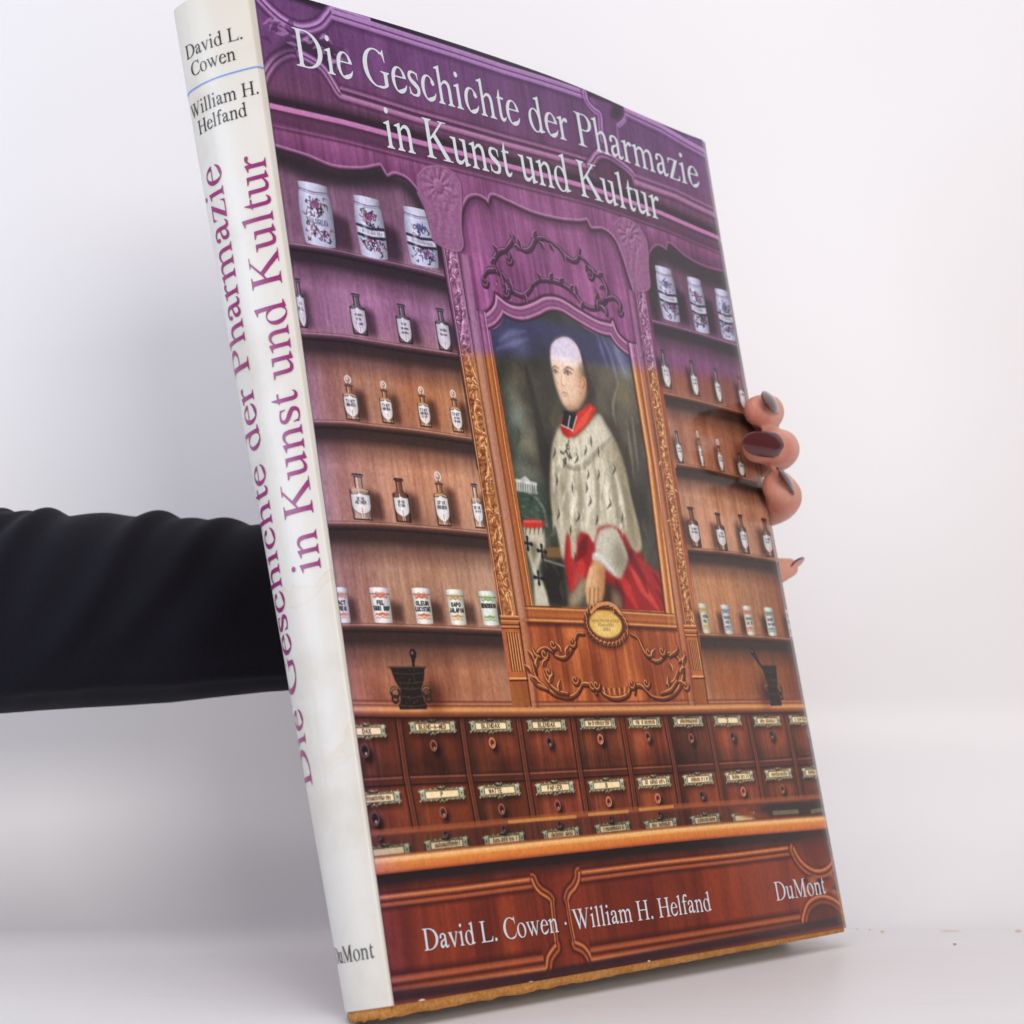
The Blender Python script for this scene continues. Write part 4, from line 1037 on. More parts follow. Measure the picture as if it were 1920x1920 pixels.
    cape = crv(Q((1050, 800), (1066, 812), (1078, 824), (1095, 812), (1118, 790), (1136, 800), (1146, 818), (1140, 830), (1116, 848), (1095, 872), (1078, 876), (1060, 868), (1040, 870)), 5)
    stroke(crv(Q((1146, 820), (1120, 846), (1096, 872), (1076, 878), (1056, 872))), [.6, 1.3, .8], C(110, 102, 82), .75, .9)
    fill(cape, C(220, 214, 192), 1.2, .5)
    for pts, w in [(((1062, 880), (1056, 930), (1058, 990)), 1.6), (((1086, 880), (1088, 930), (1084, 1000)), 1.8), (((1112, 862), (1122, 920), (1118, 985)), 2.0), (((1138, 846), (1152, 910), (1160, 980)), 2.0), (((1042, 880), (1040, 930), (1046, 985)), 1.4), (((1164, 890), (1178, 950), (1190, 1010)), 1.8)]:
        stroke(crv(Q(*pts)), [.3, w, .5], C(118, 110, 90), .5, 1.8)                     # folds
    for pts, w in [(((1072, 885), (1072, 940), (1070, 990)), 1.4), (((1100, 875), (1104, 930), (1100, 990)), 1.5), (((1128, 860), (1138, 920), (1140, 975)), 1.5), (((1152, 880), (1166, 940), (1174, 990)), 1.3)]:
        stroke(crv(Q(*pts)), [.3, w, .4], C(236, 230, 210), .55, 1.4)
    for i in range(70):                                       # soft fur brushwork
        x, y = rng.uniform(1034, 1190), rng.uniform(815, 1000)
        if x > 1120 + (y - 800) * .32: continue
        stroke(crv(Q((x, y), (x + rng.uniform(-4, 4), y + rng.uniform(8, 18)), (x + rng.uniform(-6, 3), y + rng.uniform(16, 34)))), [.2, .8, .2], [C(236, 230, 208), C(140, 132, 108)][i % 2], .45, .8)
    for x, y in [(1040, 840), (1066, 845), (1108, 818), (1122, 838), (1080, 850), (1043, 892), (1072, 905), (1098, 905), (1122, 880), (1150, 870), (1046, 955), (1084, 960), (1106, 930), (1142, 935), (1120, 965), (1168, 962), (1070, 985), (1102, 880), (1098, 835), (1076, 1036), (1094, 1010)]:
        stroke(crv(Q((x, y), (x + rng.uniform(-1, 4), y + 9), (x + rng.uniform(-5, 2), y + 19))), [.15, .50, .15], C(56, 52, 48), .8, .35)
    # sleeve, lace, hand
    slv = crv(Q((1124, 994), (1140, 988), (1156, 994), (1170, 1020), (1178, 1048), (1168, 1078), (1160, 1085), (1146, 1072), (1132, 1052), (1118, 1040), (1116, 1018), (1124, 994)), 6)
    fill(slv, C(188, 184, 164), .6); shade(crv(Q((1152, 1000), (1178, 1046), (1168, 1082), (1150, 1060)), 6), (.68, .66, .6), 2.2)
    fill(crv(Q((1110, 1038), (1122, 1036), (1140, 1056), (1156, 1080), (1140, 1070), (1124, 1056), (1110, 1050)), 5), C(208, 204, 196), .4)
    for i in range(12): stroke(Q((1112 + i * 3.4, 1040 + i * 3.0), (1110 + i * 3.4, 1050 + i * 2.8)), .25, C(140, 134, 124), .6, .3)
    hand = crv(Q((1112, 1050), (1126, 1056), (1134, 1066), (1134, 1092), (1132, 1116), (1126, 1130), (1120, 1128), (1116, 1136), (1106, 1136), (1100, 1130), (1097, 1104), (1102, 1074), (1112, 1050)), 5)
    fill(hand, C(206, 156, 108), .5); shade(Q((1122, 1056), (1136, 1066), (1134, 1130), (1124, 1130)), (.80, .70, .62), 1.6)
    for x0, y0, x1, y1 in [(1106, 1104, 1105, 1134), (1114, 1104, 1113, 1134), (1122, 1102, 1121, 1128)]: stroke(Q((x0, y0), (x1, y1)), .38, C(132, 84, 54), .75, .4)
    stroke(Q((1108, 1068), (1102, 1098)), .9, C(226, 184, 136), .6, .8)
    # collar and bands
    coll = Q((1050, 806), (1051, 790), (1058, 776), (1072, 778), (1092, 768), (1104, 754), (1118, 766), (1110, 784), (1092, 806), (1078, 816), (1066, 823), (1056, 816))
    fill(coll, C(200, 40, 28), .35)
    stroke(crv(Q((1108, 766), (1096, 786), (1074, 812))), [.5, 1.4, .6], C(232, 86, 56), .7, .8); shade(Q((1050, 800), (1060, 790), (1066, 820), (1056, 816)), .75, 1)
    fill(Q((1054, 772), (1084, 766), (1074, 782), (1058, 782)), C(26, 24, 28), .5)
    fill(Q((1052, 796), (1057, 776), (1082, 776), (1074, 806), (1065, 804)), C(30, 28, 32), .25)
    for pts in [((1052, 797), (1064, 803)), ((1064, 803), (1068, 780)), ((1066, 803), (1073, 808)), ((1073, 807), (1081, 780))]: stroke(Q(*pts), .28, C(214, 204, 198), .9)
    # pectoral cross on its chain
    stroke(crv(Q((1066, 826), (1062, 842), (1060, 856), (1056, 876))), .35, C(96, 90, 76), .85, .3)
    for x, y in [(1064, 838), (1061, 850), (1058, 866)]:
        m = Q((x, y))[0]; stroke(ellipse(m[0], m[1], .8, .9, 10), .26, C(80, 74, 60), .9)
    stroke(Q((1051, 848), (1070, 858)), .6, C(84, 78, 64), .9); stroke(Q((1061, 846), (1059, 868)), .6, C(84, 78, 64), .9); fill(ellipse(*Q((1060, 854))[0], .9, .9), C(196, 186, 160), .2)
    # head
    fill(crv(Q((1080, 650), (1092, 668), (1102, 696), (1108, 724), (1112, 742), (1106, 756), (1094, 752), (1092, 720), (1086, 690)), 6), C(58, 48, 42), .7)
    fill(crv(Q((1078, 640), (1090, 662), (1098, 690), (1104, 716), (1108, 735), (1100, 756), (1084, 752), (1082, 700)), 6), C(64, 52, 44), .8)
    head = crv(Q((1031, 660), (1034, 646), (1044, 636), (1058, 632), (1072, 637), (1084, 652), (1090, 672), (1094, 700), (1098, 720), (1098, 742), (1090, 758), (1080, 768), (1068, 770), (1058, 762), (1050, 748), (1042, 726), (1036, 700), (1032, 680), (1031, 660)), 5)
    fill(head, C(222, 190, 160), .5)
    clipm, csl = mask_poly(head)
    keep = img.copy()
    shade(crv(Q((1080, 690), (1098, 700), (1104, 750), (1084, 772), (1070, 774), (1086, 740)), 6), (.78, .68, .60), 1.6)
    fill(ellipse(*Q((1058, 655))[0], 6.2, 4.6), C(240, 228, 226), 1.8, .95); fill(Q((1028, 676), (1030, 640), (1058, 628), (1086, 648), (1094, 684), (1060, 680)), C(236, 226, 228), 1.0, .8)
    fill(ellipse(*Q((1074, 722))[0], 3.2, 3.0), C(228, 172, 142), 1.6, .5); fill(ellipse(*Q((1045, 722))[0], 1.6, 2.4), C(224, 172, 144), 1.2, .4)
    fill(ellipse(*Q((1066, 752))[0], 3.0, 1.6), C(210, 164, 128), 1.2, .6)
    shade(ellipse(*Q((1068, 764))[0], 4.0, 1.0), (.82, .74, .66), .8)
    shade(crv(Q((1032, 690), (1036, 690), (1046, 730), (1054, 758), (1046, 748)), 5), (.86, .80, .74), .9)
    m = np.zeros((NH, NW, 1)); m[csl] = clipm[..., None]; img[:] = keep * (1 - m) + img * m
    for pts, w, c in [(((1034, 693), (1039, 687), (1046, 691)), [.2, .4, .2], (122, 90, 68)), (((1056, 694), (1064, 689), (1075, 694)), [.2, .45, .2], (122, 90, 68)),
                      (((1036, 697), (1040, 694), (1046, 698)), [.3, .5, .25], (86, 58, 46)), (((1057, 700), (1063, 696), (1072, 701)), [.3, .55, .25], (86, 58, 46))]:
        stroke(crv(Q(*pts)), w, C(*c), .85, .3)
    for x, y in [(1041, 698), (1064, 701)]:
        fill(ellipse(*Q((x, y))[0], 1.3, .7), C(206, 182, 160), .3, .8); fill(ellipse(*Q((x, y))[0], .6, .6), C(64, 50, 46), .25, .9)
    stroke(crv(Q((1053, 702), (1052, 714), (1053, 722), (1059, 723))), [.12, .2, .4, .2], C(178, 128, 100), .7, .4)
    stroke(crv(Q((1055, 702), (1055, 718))), .55, C(240, 206, 172), .7, .5)
    stroke(crv(Q((1051, 738), (1057, 736), (1065, 739))), [.15, .32, .15], C(168, 96, 84), .75, .35); stroke(crv(Q((1054, 741), (1059, 742), (1063, 741))), [.15, .38, .15], C(206, 132, 114), .75, .35)
    fill(crv(Q((1090, 708), (1096, 706), (1099, 716), (1097, 732), (1092, 734), (1089, 720), (1090, 708)), 5), C(206, 140, 108), .4); stroke(crv(Q((1094, 712), (1096, 720), (1093, 728))), .3, C(140, 84, 62), .7)
    fill(crv(Q((1086, 676), (1094, 690), (1098, 706), (1090, 706), (1086, 692)), 5), C(104, 84, 66), .9, .8)
    craq = noise(.8, .8, 2); mm, s2 = mask_poly(PT)
    img[s2] *= 1 + .035 * craq[s2][..., None] * mm[..., None]
keepP = img.copy(); portrait()
_s = window(PT[0][0] - 20, 60, CW, CH); img[_s] = .45 * img[_s] + .55 * blur(img[_s], 2.2)          # painted softness
mP, sP = mask_poly(PT); mf = np.zeros((NH, NW, 1)); mf[sP] = mP[..., None]; img[:] = keepP * (1 - mf) + img * mf

# --- frame of the portrait ------------------------------------------------------------
fr_out = crv(Q((891, 584), (903, 590), (916, 584), (926, 570), (928, 552)), 6).tolist()[:-1] + crv(Q((928, 552), (952, 570), (975, 575), (1000, 567), (1022, 557), (1050, 560), (1087, 582), (1120, 600), (1147, 607)), 6).tolist()[:-1] + \
         crv(Q((1147, 607), (1150, 601), (1160, 625), (1180, 643), (1196, 647)), 6).tolist() + Q((1231, 860), (1269, 1176), (985, 1164), (930, 840)).tolist()
ring = fr_out + fr_out[:1] + PT[:1] + PT[::-1]
fill(ring, W_gold)
def frame_edge(pts, w):
    mould(pts, [(-1.6, C(70, 32, 20), 0), (-.6, C(60, 28, 18), .8), (-.2, C(100, 50, 28), .8), (.3, C(224, 162, 104), .95), (.9, C(190, 120, 66), .9), (1.5, C(120, 62, 32), .8), (w * .45, C(150, 84, 42), .5), (w * .62, C(120, 60, 30), .6), (w * .78, C(216, 150, 92), .85), (w * .88, C(140, 76, 40), .9), (w, C(64, 32, 22), .95), (w + .5, C(40, 26, 22), 0)])
top_o = np.array(fr_out[:-4])
frame_edge(top_o, 5.2)
mould(Q((891, 584), (930, 840), (985, 1164)), [(-5.0, C(96, 50, 30), .75), (-4.4, C(224, 160, 100), .9), (-3.9, C(130, 70, 36), .9), (-2.8, C(172, 100, 52), .8), (-1.9, C(196, 120, 66), .8), (-1.1, C(120, 60, 32), .8), (-.5, C(216, 146, 86), .9), (.1, C(110, 56, 32), .9), (.7, C(58, 28, 18), .7), (1.8, C(60, 30, 20), 0)])
mould(Q((1196, 647), (1231, 860), (1269, 1176)), [(-1.0, C(60, 28, 18), 0), (-.3, C(100, 50, 28), .8), (.3, C(236, 176, 112), 1), (1.2, C(208, 136, 72), .95), (2.0, C(140, 76, 38), .8), (3.0, C(190, 116, 60), .8), (4.2, C(232, 172, 108), .95), (5.0, C(150, 84, 42), .9), (5.6, C(60, 32, 22), .9), (6.3, C(60, 32, 22), 0)])
mould(Q((985, 1164), (1110, 1168), (1269, 1176)), [(-5.0, C(60, 30, 20), .9), (-4.3, C(216, 148, 88), .9), (-3.6, C(150, 80, 40), .8), (-2.0, C(176, 100, 50), .7), (-1.0, C(130, 66, 34), .8), (-.3, C(222, 154, 94), .95), (.3, C(120, 60, 32), .95), (.9, C(64, 30, 18), .8), (2.4, C(70, 34, 22), 0)])
# centre arch moulding
CA = crv(Q((863, 466), (862, 430), (866, 396), (876, 374), (892, 368), (907, 374), (915, 383)), 6).tolist()[:-1] + crv(Q((915, 383), (922, 367), (950, 378), (1000, 400), (1050, 412), (1085, 415), (1101, 413)), 6).tolist()[:-1] + crv(Q((1101, 413), (1110, 428), (1132, 430), (1152, 446), (1166, 476), (1180, 520), (1188, 545)), 6).tolist()
mould(CA, [(-1.3, C(200, 140, 120), 0), (-.8, C(214, 156, 136), .7), (-.1, C(120, 64, 56), .9), (.5, C(66, 32, 34), .9), (1.6, C(90, 48, 44), .6), (4.5, C(110, 60, 50), 0)])
mould(NL[:len(NL) - 5], [(-1.6, C(200, 140, 120), 0), (-1.0, C(208, 148, 132), .8), (-.4, C(120, 66, 60), .8), (.2, C(60, 36, 32), .9), (.9, C(60, 36, 32), 0)])
mould(NR[:len(NR) - 4], [(-1.4, C(180, 120, 106), 0), (-.9, C(190, 130, 116), .6), (-.3, C(100, 56, 52), .8), (.2, C(60, 36, 32), .8), (.8, C(60, 36, 32), 0)])
fill(Q((864, 480), (880, 560), (893, 600), (930, 840), (984, 1160), (972, 1160), (912, 800), (866, 520)), C(172, 126, 106), .5, .8)
fill(Q((1190, 560), (1198, 650), (1232, 860), (1268, 1170), (1282, 1176), (1252, 980), (1224, 760)), C(170, 116, 90), .5, .7)
# long stiles next to the frame
mould(Q((870, 480), (905, 720), (945, 950), (985, 1200), (998, 1325)), [(-4.0, C(70, 34, 24), 0), (-2.6, C(92, 46, 30), .55), (-1.2, C(176, 118, 92), .75), (1.2, C(184, 128, 102), .75), (2.2, C(120, 64, 40), .7), (3.0, C(64, 30, 20), .7), (4.2, C(110, 56, 34), 0)], .8)
mould(Q((1186, 545), (1232, 860), (1256, 1010), (1282, 1190), (1300, 1320)), [(-2.2, C(64, 30, 20), 0), (-1.4, C(84, 42, 28), .6), (0, C(178, 112, 84), .7), (1.6, C(186, 122, 90), .7), (2.4, C(84, 42, 28), .7), (3.2, C(84, 42, 28), 0)], .8)

# --- carved pilasters -------------------------------------------------------------------
def leaf(u, v, ang, l, w, c_hi, c_md, c_dk):
    d = np.array([math.cos(ang), math.sin(ang)]); n = np.array([-d[1], d[0]]); p = np.array([u, v])
    up = crv([p, p + d * l * .4 + n * w, p + d * l], 5); dn = crv([p, p + d * l * .4 - n * w, p + d * l], 5)
    fill(np.vstack([up, dn[::-1]]) + [.22, .3], c_dk, .18, .9)
    fill(np.vstack([up, dn[::-1]]), c_md, .1)
    lit = up if n[1] < 0 else dn
    stroke(lit, [.12, .3, .1], c_hi, .85, .22)
    stroke([p, p + d * l * .9], .13, c_dk, .7, .16)

def relief(poly, hgt, c_md, c_hi, c_dk, gain=1.0, soft=.25, a=1.0):
    """Carving: light a height field from the upper left inside a polygon."""
    m, sl = mask_poly(poly, soft)
    if m is None: return
    hh = blur(hgt[sl], 1.2)
    gx = np.gradient(hh, axis=1); gy = np.gradient(hh, axis=0)
    s = np.clip(-(gx * .8 + gy) * 3.2 * gain, -1, 1)
    deep = np.clip(.42 - hh, 0, 1)
    col = c_md * np.ones(hh.shape + (1,))
    col = col + (c_hi - c_md) * np.clip(s, 0, 1)[..., None] + (c_dk - c_md) * np.clip(-s, 0, 1)[..., None] * .9
    col = col * (1 - .75 * deep[..., None]) + c_dk * .75 * deep[..., None]
    lay2 = (m * a)[..., None]; img[sl] = img[sl] * (1 - lay2) + np.clip(col, 0, 1) * lay2

rdg = 1 - np.abs(noise(1.9, 2.6, 2)) * 1.5
rdg2 = 1 - np.abs(noise(2.6, 1.7, 2)) * 1.5
def pilaster(a, b, wa, wb, seed):
    """Carved shaft between two reference points with half widths in mm."""
    r = np.random.default_rng(seed)
    A, B = Q(a, b); d = B - A; L = np.hypot(*d); d /= L
    n = np.array([-d[1], d[0]])
    if n[0] < 0: n = -n
    W = lambda t: wa + (wb - wa) * t
    P = lambda t, s: A + d * L * t + n * s * W(t)
    fill([P(0, -1), P(0, 1), P(1, 1), P(1, -1)], W_gold * .92)
    hi_, md_, dk_ = C(238, 184, 128), C(184, 116, 66), C(86, 44, 24)
    tt = ((MU - A[0]) * d[0] + (MV - A[1]) * d[1]) / L
    ss = ((MU - A[0]) * n[0] + (MV - A[1]) * n[1]) / (wa + (wb - wa) * np.clip(tt, 0, 1))
    ph = r.uniform(0, 6); N = L / 26.0
    vine = np.exp(-((ss - .38 * np.sin(tt * N * 6.283 + ph)) / .20) ** 2)
    buds = np.clip(np.cos(tt * N * 12.566 + ph * 2), 0, 1) * np.exp(-((ss + .42 * np.sin(tt * N * 6.283 + ph)) / .34) ** 2)
    leafy = .5 * rdg + .5 * rdg2
    H = .62 * leafy + .75 * vine + .5 * buds * (1 + .5 * fine) - .25
    relief([P(0, -.8), P(0, .8), P(1, .8), P(1, -.8)], H, md_, hi_, dk_, 1.5, .15)
    for i in range(int(L / 1.5)):
        t = r.uniform(0, 1); s0 = .38 * math.sin(t * N * 6.283 + ph)
        p = P(t, np.clip(s0 + r.uniform(-.6, .6), -.6, .6))
        leaf(p[0], p[1], r.uniform(0, 6.28), r.uniform(1.6, 3.2), r.uniform(.4, .8), hi_, md_ * r.uniform(.9, 1.1), dk_)
        if i % 3 == 0:
            for q_ in range(4):
                p = P(t, -s0) + r.uniform(-.8, .8, 2)
                fill(ellipse(p[0] + .15, p[1] + .2, .55, .55, 8), dk_, .15, .7); fill(ellipse(p[0], p[1], .48, .48, 8), md_, .08); fill(ellipse(p[0] - .14, p[1] - .16, .2, .2, 8), hi_, .1)
    for s, c in ((-1, dk_), (-.93, hi_), (-.82, dk_), (.82, hi_), (.88, dk_), (.95, hi_), (1.02, dk_)):
        stroke([P(0, s), P(1, s)], .2, c, .75, .25)
pilaster((842, 462), (954, 1158), 3.4, 3.7, 1)
pilaster((1201, 535), (1297, 1176), 3.0, 3.1, 2)
def pilaster_foot(a, b, c, w0, w1, w2):
    A, B, D = Q(a, b, c)
    fill([(A[0] - w0, A[1] - 2.2), (A[0] + w0, A[1] - 2.2), (A[0] + w0, A[1] + 1.8), (A[0] - w0, A[1] + 1.8)], C(168, 96, 50))
    for e, cc in ((-2.2, (224, 156, 100)), (-1.2, (92, 46, 26)), (-.6, (206, 136, 80)), (.6, (90, 46, 26)), (1.2, (200, 128, 74)), (1.9, (70, 34, 22))):
        stroke([(A[0] - w0, A[1] + e), (A[0] + w0, A[1] + e)], .22, C(*cc), .9, .2)
    body = [(A[0] - w0 * .9, A[1] + 2), (A[0] + w0 * .9, A[1] + 2), (B[0] + w1, B[1]), (B[0] - w1, B[1])]
    fill(body, W_gold * 1.02)
    for k in range(5):
        s = -.62 + .31 * k
        p0, p1 = (A[0] + s * w0 * .9, A[1] + 3.5), (B[0] + s * w1, B[1] - 2.5)
        stroke([p0, p1], .42, C(104, 52, 28), .9, .25); stroke([(p0[0] + .5, p0[1]), (p1[0] + .5, p1[1])], .2, C(232, 164, 104), .85, .2)
    fill([(B[0] - w1 * 1.05, B[1]), (B[0] + w1 * 1.05, B[1]), (D[0] + w2, D[1]), (D[0] - w2, D[1])], W_gold * .86)
    stroke([(B[0] - w1 * 1.1, B[1]), (B[0] + w1 * 1.1, B[1])], .35, C(220, 150, 92), .9); stroke([(B[0] - w1 * 1.1, B[1] + .7), (B[0] + w1 * 1.1, B[1] + .7)], .3, C(84, 42, 24), .9)
    stroke([(D[0] + w2, D[1]), (B[0] + w1 * 1.05, B[1]), (A[0] + w0, A[1])], .35, C(70, 34, 20), .8, .4)
pilaster_foot((956, 1168), (972, 1272), (978, 1324), 4.4, 4.0, 4.6)
pilaster_foot((1297, 1184), (1311, 1268), (1317, 1318), 3.6, 3.3, 3.8)
# shell capitals
def capital(pts, cx, cy, r, seed):
    P_ = crv(Q(*pts), 5)
    fill(P_, W_frieze * 1.04, .3)
    stroke(P_, .3, C(206, 150, 134), .6, .4); stroke(P_ + [.6, .4], .3, C(78, 40, 36), .5, .5)
    c = Q((cx, cy))[0]
    du, dv = MU - c[0], MV - c[1]; R = np.hypot(du, dv) + 1e-6; th = np.arctan2(du, -dv)
    fan = (.5 + .5 * np.cos(th * 13 + .6 * fb)) * sstep(r * 1.25, r * .85, R + .7 * fb) * sstep(r * .25, r * .45, R) * sstep(2.7, 2.2, np.abs(th))
    eye = np.exp(-((R - r * .34) / (r * .12)) ** 2)
    stem = np.exp(-((du + .12 * r * np.sin(dv / r * 3.2)) / (r * .22)) ** 2) * sstep(r * .2, r * .5, dv) * sstep(r * 3.6, r * 2.6, dv)
    side = np.exp(-((np.abs(du) - r * .42 + .10 * r * np.cos(dv / r * 4.5)) / (r * .16)) ** 2) * sstep(r * .5, r * .8, dv) * sstep(r * 2.6, r * 1.8, dv)
    H = .45 + .55 * fan + .6 * eye + .6 * stem + .5 * side + .30 * rdg * (R < r * 1.2) * (R > r * .3)
    relief(P_, H + .12 * np.clip(rdg2, 0, 1), C(160, 100, 88), C(206, 148, 132), C(92, 50, 46), 1.2, .4, .9)
capital([(782, 330), (796, 316), (820, 312), (846, 322), (862, 348), (863, 420), (866, 464), (846, 470), (812, 452), (806, 425), (796, 392), (782, 362)], 821, 350, 7.6, 3)
capital([(1152, 420), (1168, 408), (1196, 420), (1214, 450), (1218, 500), (1219, 540), (1192, 540), (1180, 500), (1164, 460)], 1182, 438, 6.2, 4)

# --- scroll ornaments ---------------------------------------------------------------------
def scroll(pts, w, hi_, md_, dk_):
    p = crv(Q(*pts), 8)
    stroke(p + [.35, .55], np.asarray(w) * 1.25 + .12, dk_, .85, .4)
    stroke(p, w, md_, 1, .2)
    stroke(p - [.12, .22], np.asarray(w) * .32, hi_, .8, .25)
def curl(x, y, r, w, cols, turn=1, a0=0.0):
    c = Q((x, y))[0]; t = np.linspace(0, 1, 16)
    p = np.c_[c[0] + r * (1 - .8 * t) * np.cos(a0 + turn * t * 6.5), c[1] + r * (1 - .8 * t) * np.sin(a0 + turn * t * 6.5)]
    stroke(p + [.3, .45], w * 1.3 + .1, cols[2], .85, .3); stroke(p, w, cols[1], 1, .2); stroke(p - [.1, .18], w * .3, cols[0], .8, .2)
pc = (C(176, 120, 120), C(96, 52, 50), C(60, 32, 34))
TOP = [[(905, 518), (912, 506), (926, 505), (936, 508)], [(932, 512), (924, 492), (930, 474), (944, 468), (954, 478), (954, 488)], [(946, 468), (960, 446), (956, 440)], [(960, 446), (968, 460), (984, 468), (994, 462), (1002, 448), (1018, 445), (1032, 452)],
       [(1032, 452), (1048, 464), (1056, 474), (1072, 486), (1082, 484), (1086, 466)], [(1084, 478), (1096, 486), (1104, 500), (1114, 508), (1108, 520), (1104, 516)], [(1112, 510), (1128, 520), (1138, 544), (1136, 562), (1128, 570)], [(1134, 560), (1152, 556), (1164, 570), (1160, 584)],
       [(936, 508), (942, 528), (946, 540), (962, 546), (978, 552), (990, 544), (996, 534)], [(940, 512), (952, 528), (958, 544)], [(996, 534), (1012, 524), (1040, 526), (1062, 536), (1080, 552), (1090, 566), (1108, 576), (1124, 574), (1132, 560)], [(1116, 572), (1120, 556), (1116, 544)], [(1128, 572), (1136, 580), (1138, 588)]]
for p in TOP: scroll(p, [.45, 1.0, .6], *pc)
for x, y in [(906, 528), (952, 486), (946, 548), (1162, 582), (1120, 560), (1106, 514)]: curl(x, y, 1.9, .5, pc, 1)
for x, y, a in [(950, 520, 1.2), (944, 530, 1.5), (1000, 446, -1), (1010, 452, .8), (1028, 456, .8), (1054, 472, 1.3), (1118, 566, -1.2), (1124, 562, 2.0), (1048, 530, -.6), (1030, 524, -.9), (1068, 542, -.5), (928, 486, 2.6), (934, 474, -2.4), (962, 460, .3), (976, 466, -1.8), (1092, 484, .4), (1100, 494, 1.9), (1122, 516, -.4), (1134, 536, 2.8), (1080, 552, -1.4), (1094, 566, 2.2), (960, 546, -1.9), (980, 550, 1.2), (1016, 526, -2.3), (1124, 572, .7)]:
    q = Q((x, y))[0]; leaf(q[0], q[1], a, 3.8, 1.0, *pc)
bc = (C(226, 156, 96), C(120, 62, 32), C(62, 28, 16))
BOT = [[(1094, 1188), (1082, 1188), (1076, 1202), (1072, 1214), (1058, 1232), (1040, 1228), (1034, 1218)], [(1036, 1222), (1022, 1214), (1008, 1222), (1002, 1244), (1004, 1262)], [(998, 1216), (1004, 1228), (1012, 1232)], [(992, 1226), (998, 1246), (1004, 1268), (1018, 1284), (1040, 1300), (1066, 1306), (1082, 1298), (1086, 1284), (1078, 1272)],
       [(1018, 1258), (1026, 1276), (1044, 1294), (1064, 1300)], [(994, 1270), (1006, 1282), (1026, 1292)], [(1086, 1294), (1092, 1282), (1104, 1282), (1112, 1290), (1118, 1300)], [(1120, 1282), (1132, 1300), (1152, 1308), (1176, 1302), (1184, 1280)],
       [(1190, 1300), (1192, 1286), (1202, 1284), (1212, 1294), (1218, 1302)], [(1214, 1296), (1226, 1306), (1248, 1308), (1268, 1296), (1280, 1272), (1280, 1246), (1268, 1228), (1254, 1224), (1244, 1232)], [(1182, 1188), (1196, 1196), (1204, 1212), (1212, 1226), (1228, 1238), (1240, 1236), (1246, 1224)],
       [(1256, 1230), (1270, 1218), (1268, 1210)], [(1274, 1240), (1284, 1232), (1282, 1222)], [(1250, 1282), (1264, 1276), (1272, 1258)], [(1240, 1300), (1258, 1292), (1270, 1276)]]
for p in BOT: scroll(p, [.4, .85, .5], *bc)
for x, y in [(1078, 1274), (1036, 1208), (1020, 1226), (1072, 1204), (1216, 1222), (1242, 1220), (1286, 1284), (1212, 1280), (1110, 1284), (1118, 1284), (1184, 1282), (1028, 1260)]: curl(x, y, 1.8, .55, bc, 1)
for x, y, a in [(1000, 1238, -2.2), (1006, 1252, -1.2), (996, 1262, -2.4), (1016, 1250, -.7), (1010, 1280, -2.6), (1030, 1282, -.9), (1048, 1296, -1.2), (1052, 1224, -2.2), (1060, 1228, -.9), (1222, 1232, -.8), (1276, 1262, -.6), (1272, 1278, .3), (1262, 1260, -1.9), (1256, 1288, -1.5), (1282, 1246, -1)]:
    q = Q((x, y))[0]; leaf(q[0], q[1], a, 4.2, .9, *bc)
for i in range(11):
    stroke(Q((1126 + i * 5, 1288 + 4 * math.sin(i * .3)), (1130 + i * 4.6, 1302)), [.3, .15], bc[0 if i % 2 else 2], .75, .25)
# name plaque: a cartouche with illegible script
pl = Q((1136, 1172))[0]
fill(ellipse(pl[0] + .6, pl[1] + 1.0, 12.0, 7.4), C(56, 28, 18), 1.0, .8)
fill(ellipse(pl[0], pl[1], 11.6, 7.0), C(96, 50, 30), .2)
for i in range(30):
    a = i * 6.283 / 30; p = pl + [10.6 * math.cos(a), 6.3 * math.sin(a)]
    leaf(p[0], p[1], a + 1.2, 2.4, .8, C(206, 140, 92), C(122, 66, 38), C(52, 26, 16))
fill(ellipse(pl[0], pl[1] - .3, 8.8, 4.7), C(214, 170, 86), .3); fill(ellipse(pl[0], pl[1] + 1.0, 6, 2.6), C(236, 200, 120), 1.2, .7)
for k, (n_, w_) in enumerate([(20, 7.2), (13, 4.0), (7, 1.8)]):
    for i in range(n_):
        x = pl[0] - w_ + 2 * w_ * i / (n_ - 1); y = pl[1] - 1.5 + 1.5 * k
        stroke([(x, y - rng.uniform(.2, .7)), (x + rng.uniform(-.1, .2), y + .45)], .13, C(96, 70, 40), .8, .15)
for i in range(9): stroke(Q((1118 + i * 4, 1146), (1116 + i * 4, 1156)), [.4, .15], C(214, 160, 84), .7, .3)
stroke(crv(Q((1108, 1148), (1120, 1136), (1138, 1131), (1152, 1136), (1162, 1148))), .6, C(206, 140, 86), .9, .3)

# --- printing: soft grain, purple film over the upper part ---------------------------------
img *= (1 + .035 * fine + .03 * noise(1.0, 1.0, 2))[..., None]
np.clip(img, 0, 1, out=img)
yb = np.interp(MU, [0, 40, 85, 120, 165, 205, CW], [0] * 7)      # edge of the tint, in mm down the cover
e = Q((560, 660), (640, 668), (760, 668), (880, 664), (1000, 668), (1190, 688), (1250, 694), (1400, 716))
yb = np.interp(MU, e[:, 0], e[:, 1])
wd = np.interp(MU, [0, 40, 66, 80, 160, 180, CW], [26, 30, 20, 5, 5, 7, 10])
p = 1 - sstep(-.5, .5, (MV - yb) / wd)
pl_ = .62 * np.exp(-(MU / 9.0)) * (1 - .25 * sstep(120, 240, MV)) + .30 * np.exp(-(MU / 24.0)) * (1 - sstep(150, 215, MV))
p = np.clip(np.maximum(p, pl_), 0, 1)[..., None]
mx = img.max(2)
bl = np.interp(MV, [0, 22, 32, 70, 130], [1.02, .98, .84, .84, .86])
tint = np.stack([img[..., 0] * .91, img[..., 1] * .89, np.maximum(img[..., 2], img[..., 2] + (mx * bl - img[..., 2]) * .92)], -1)
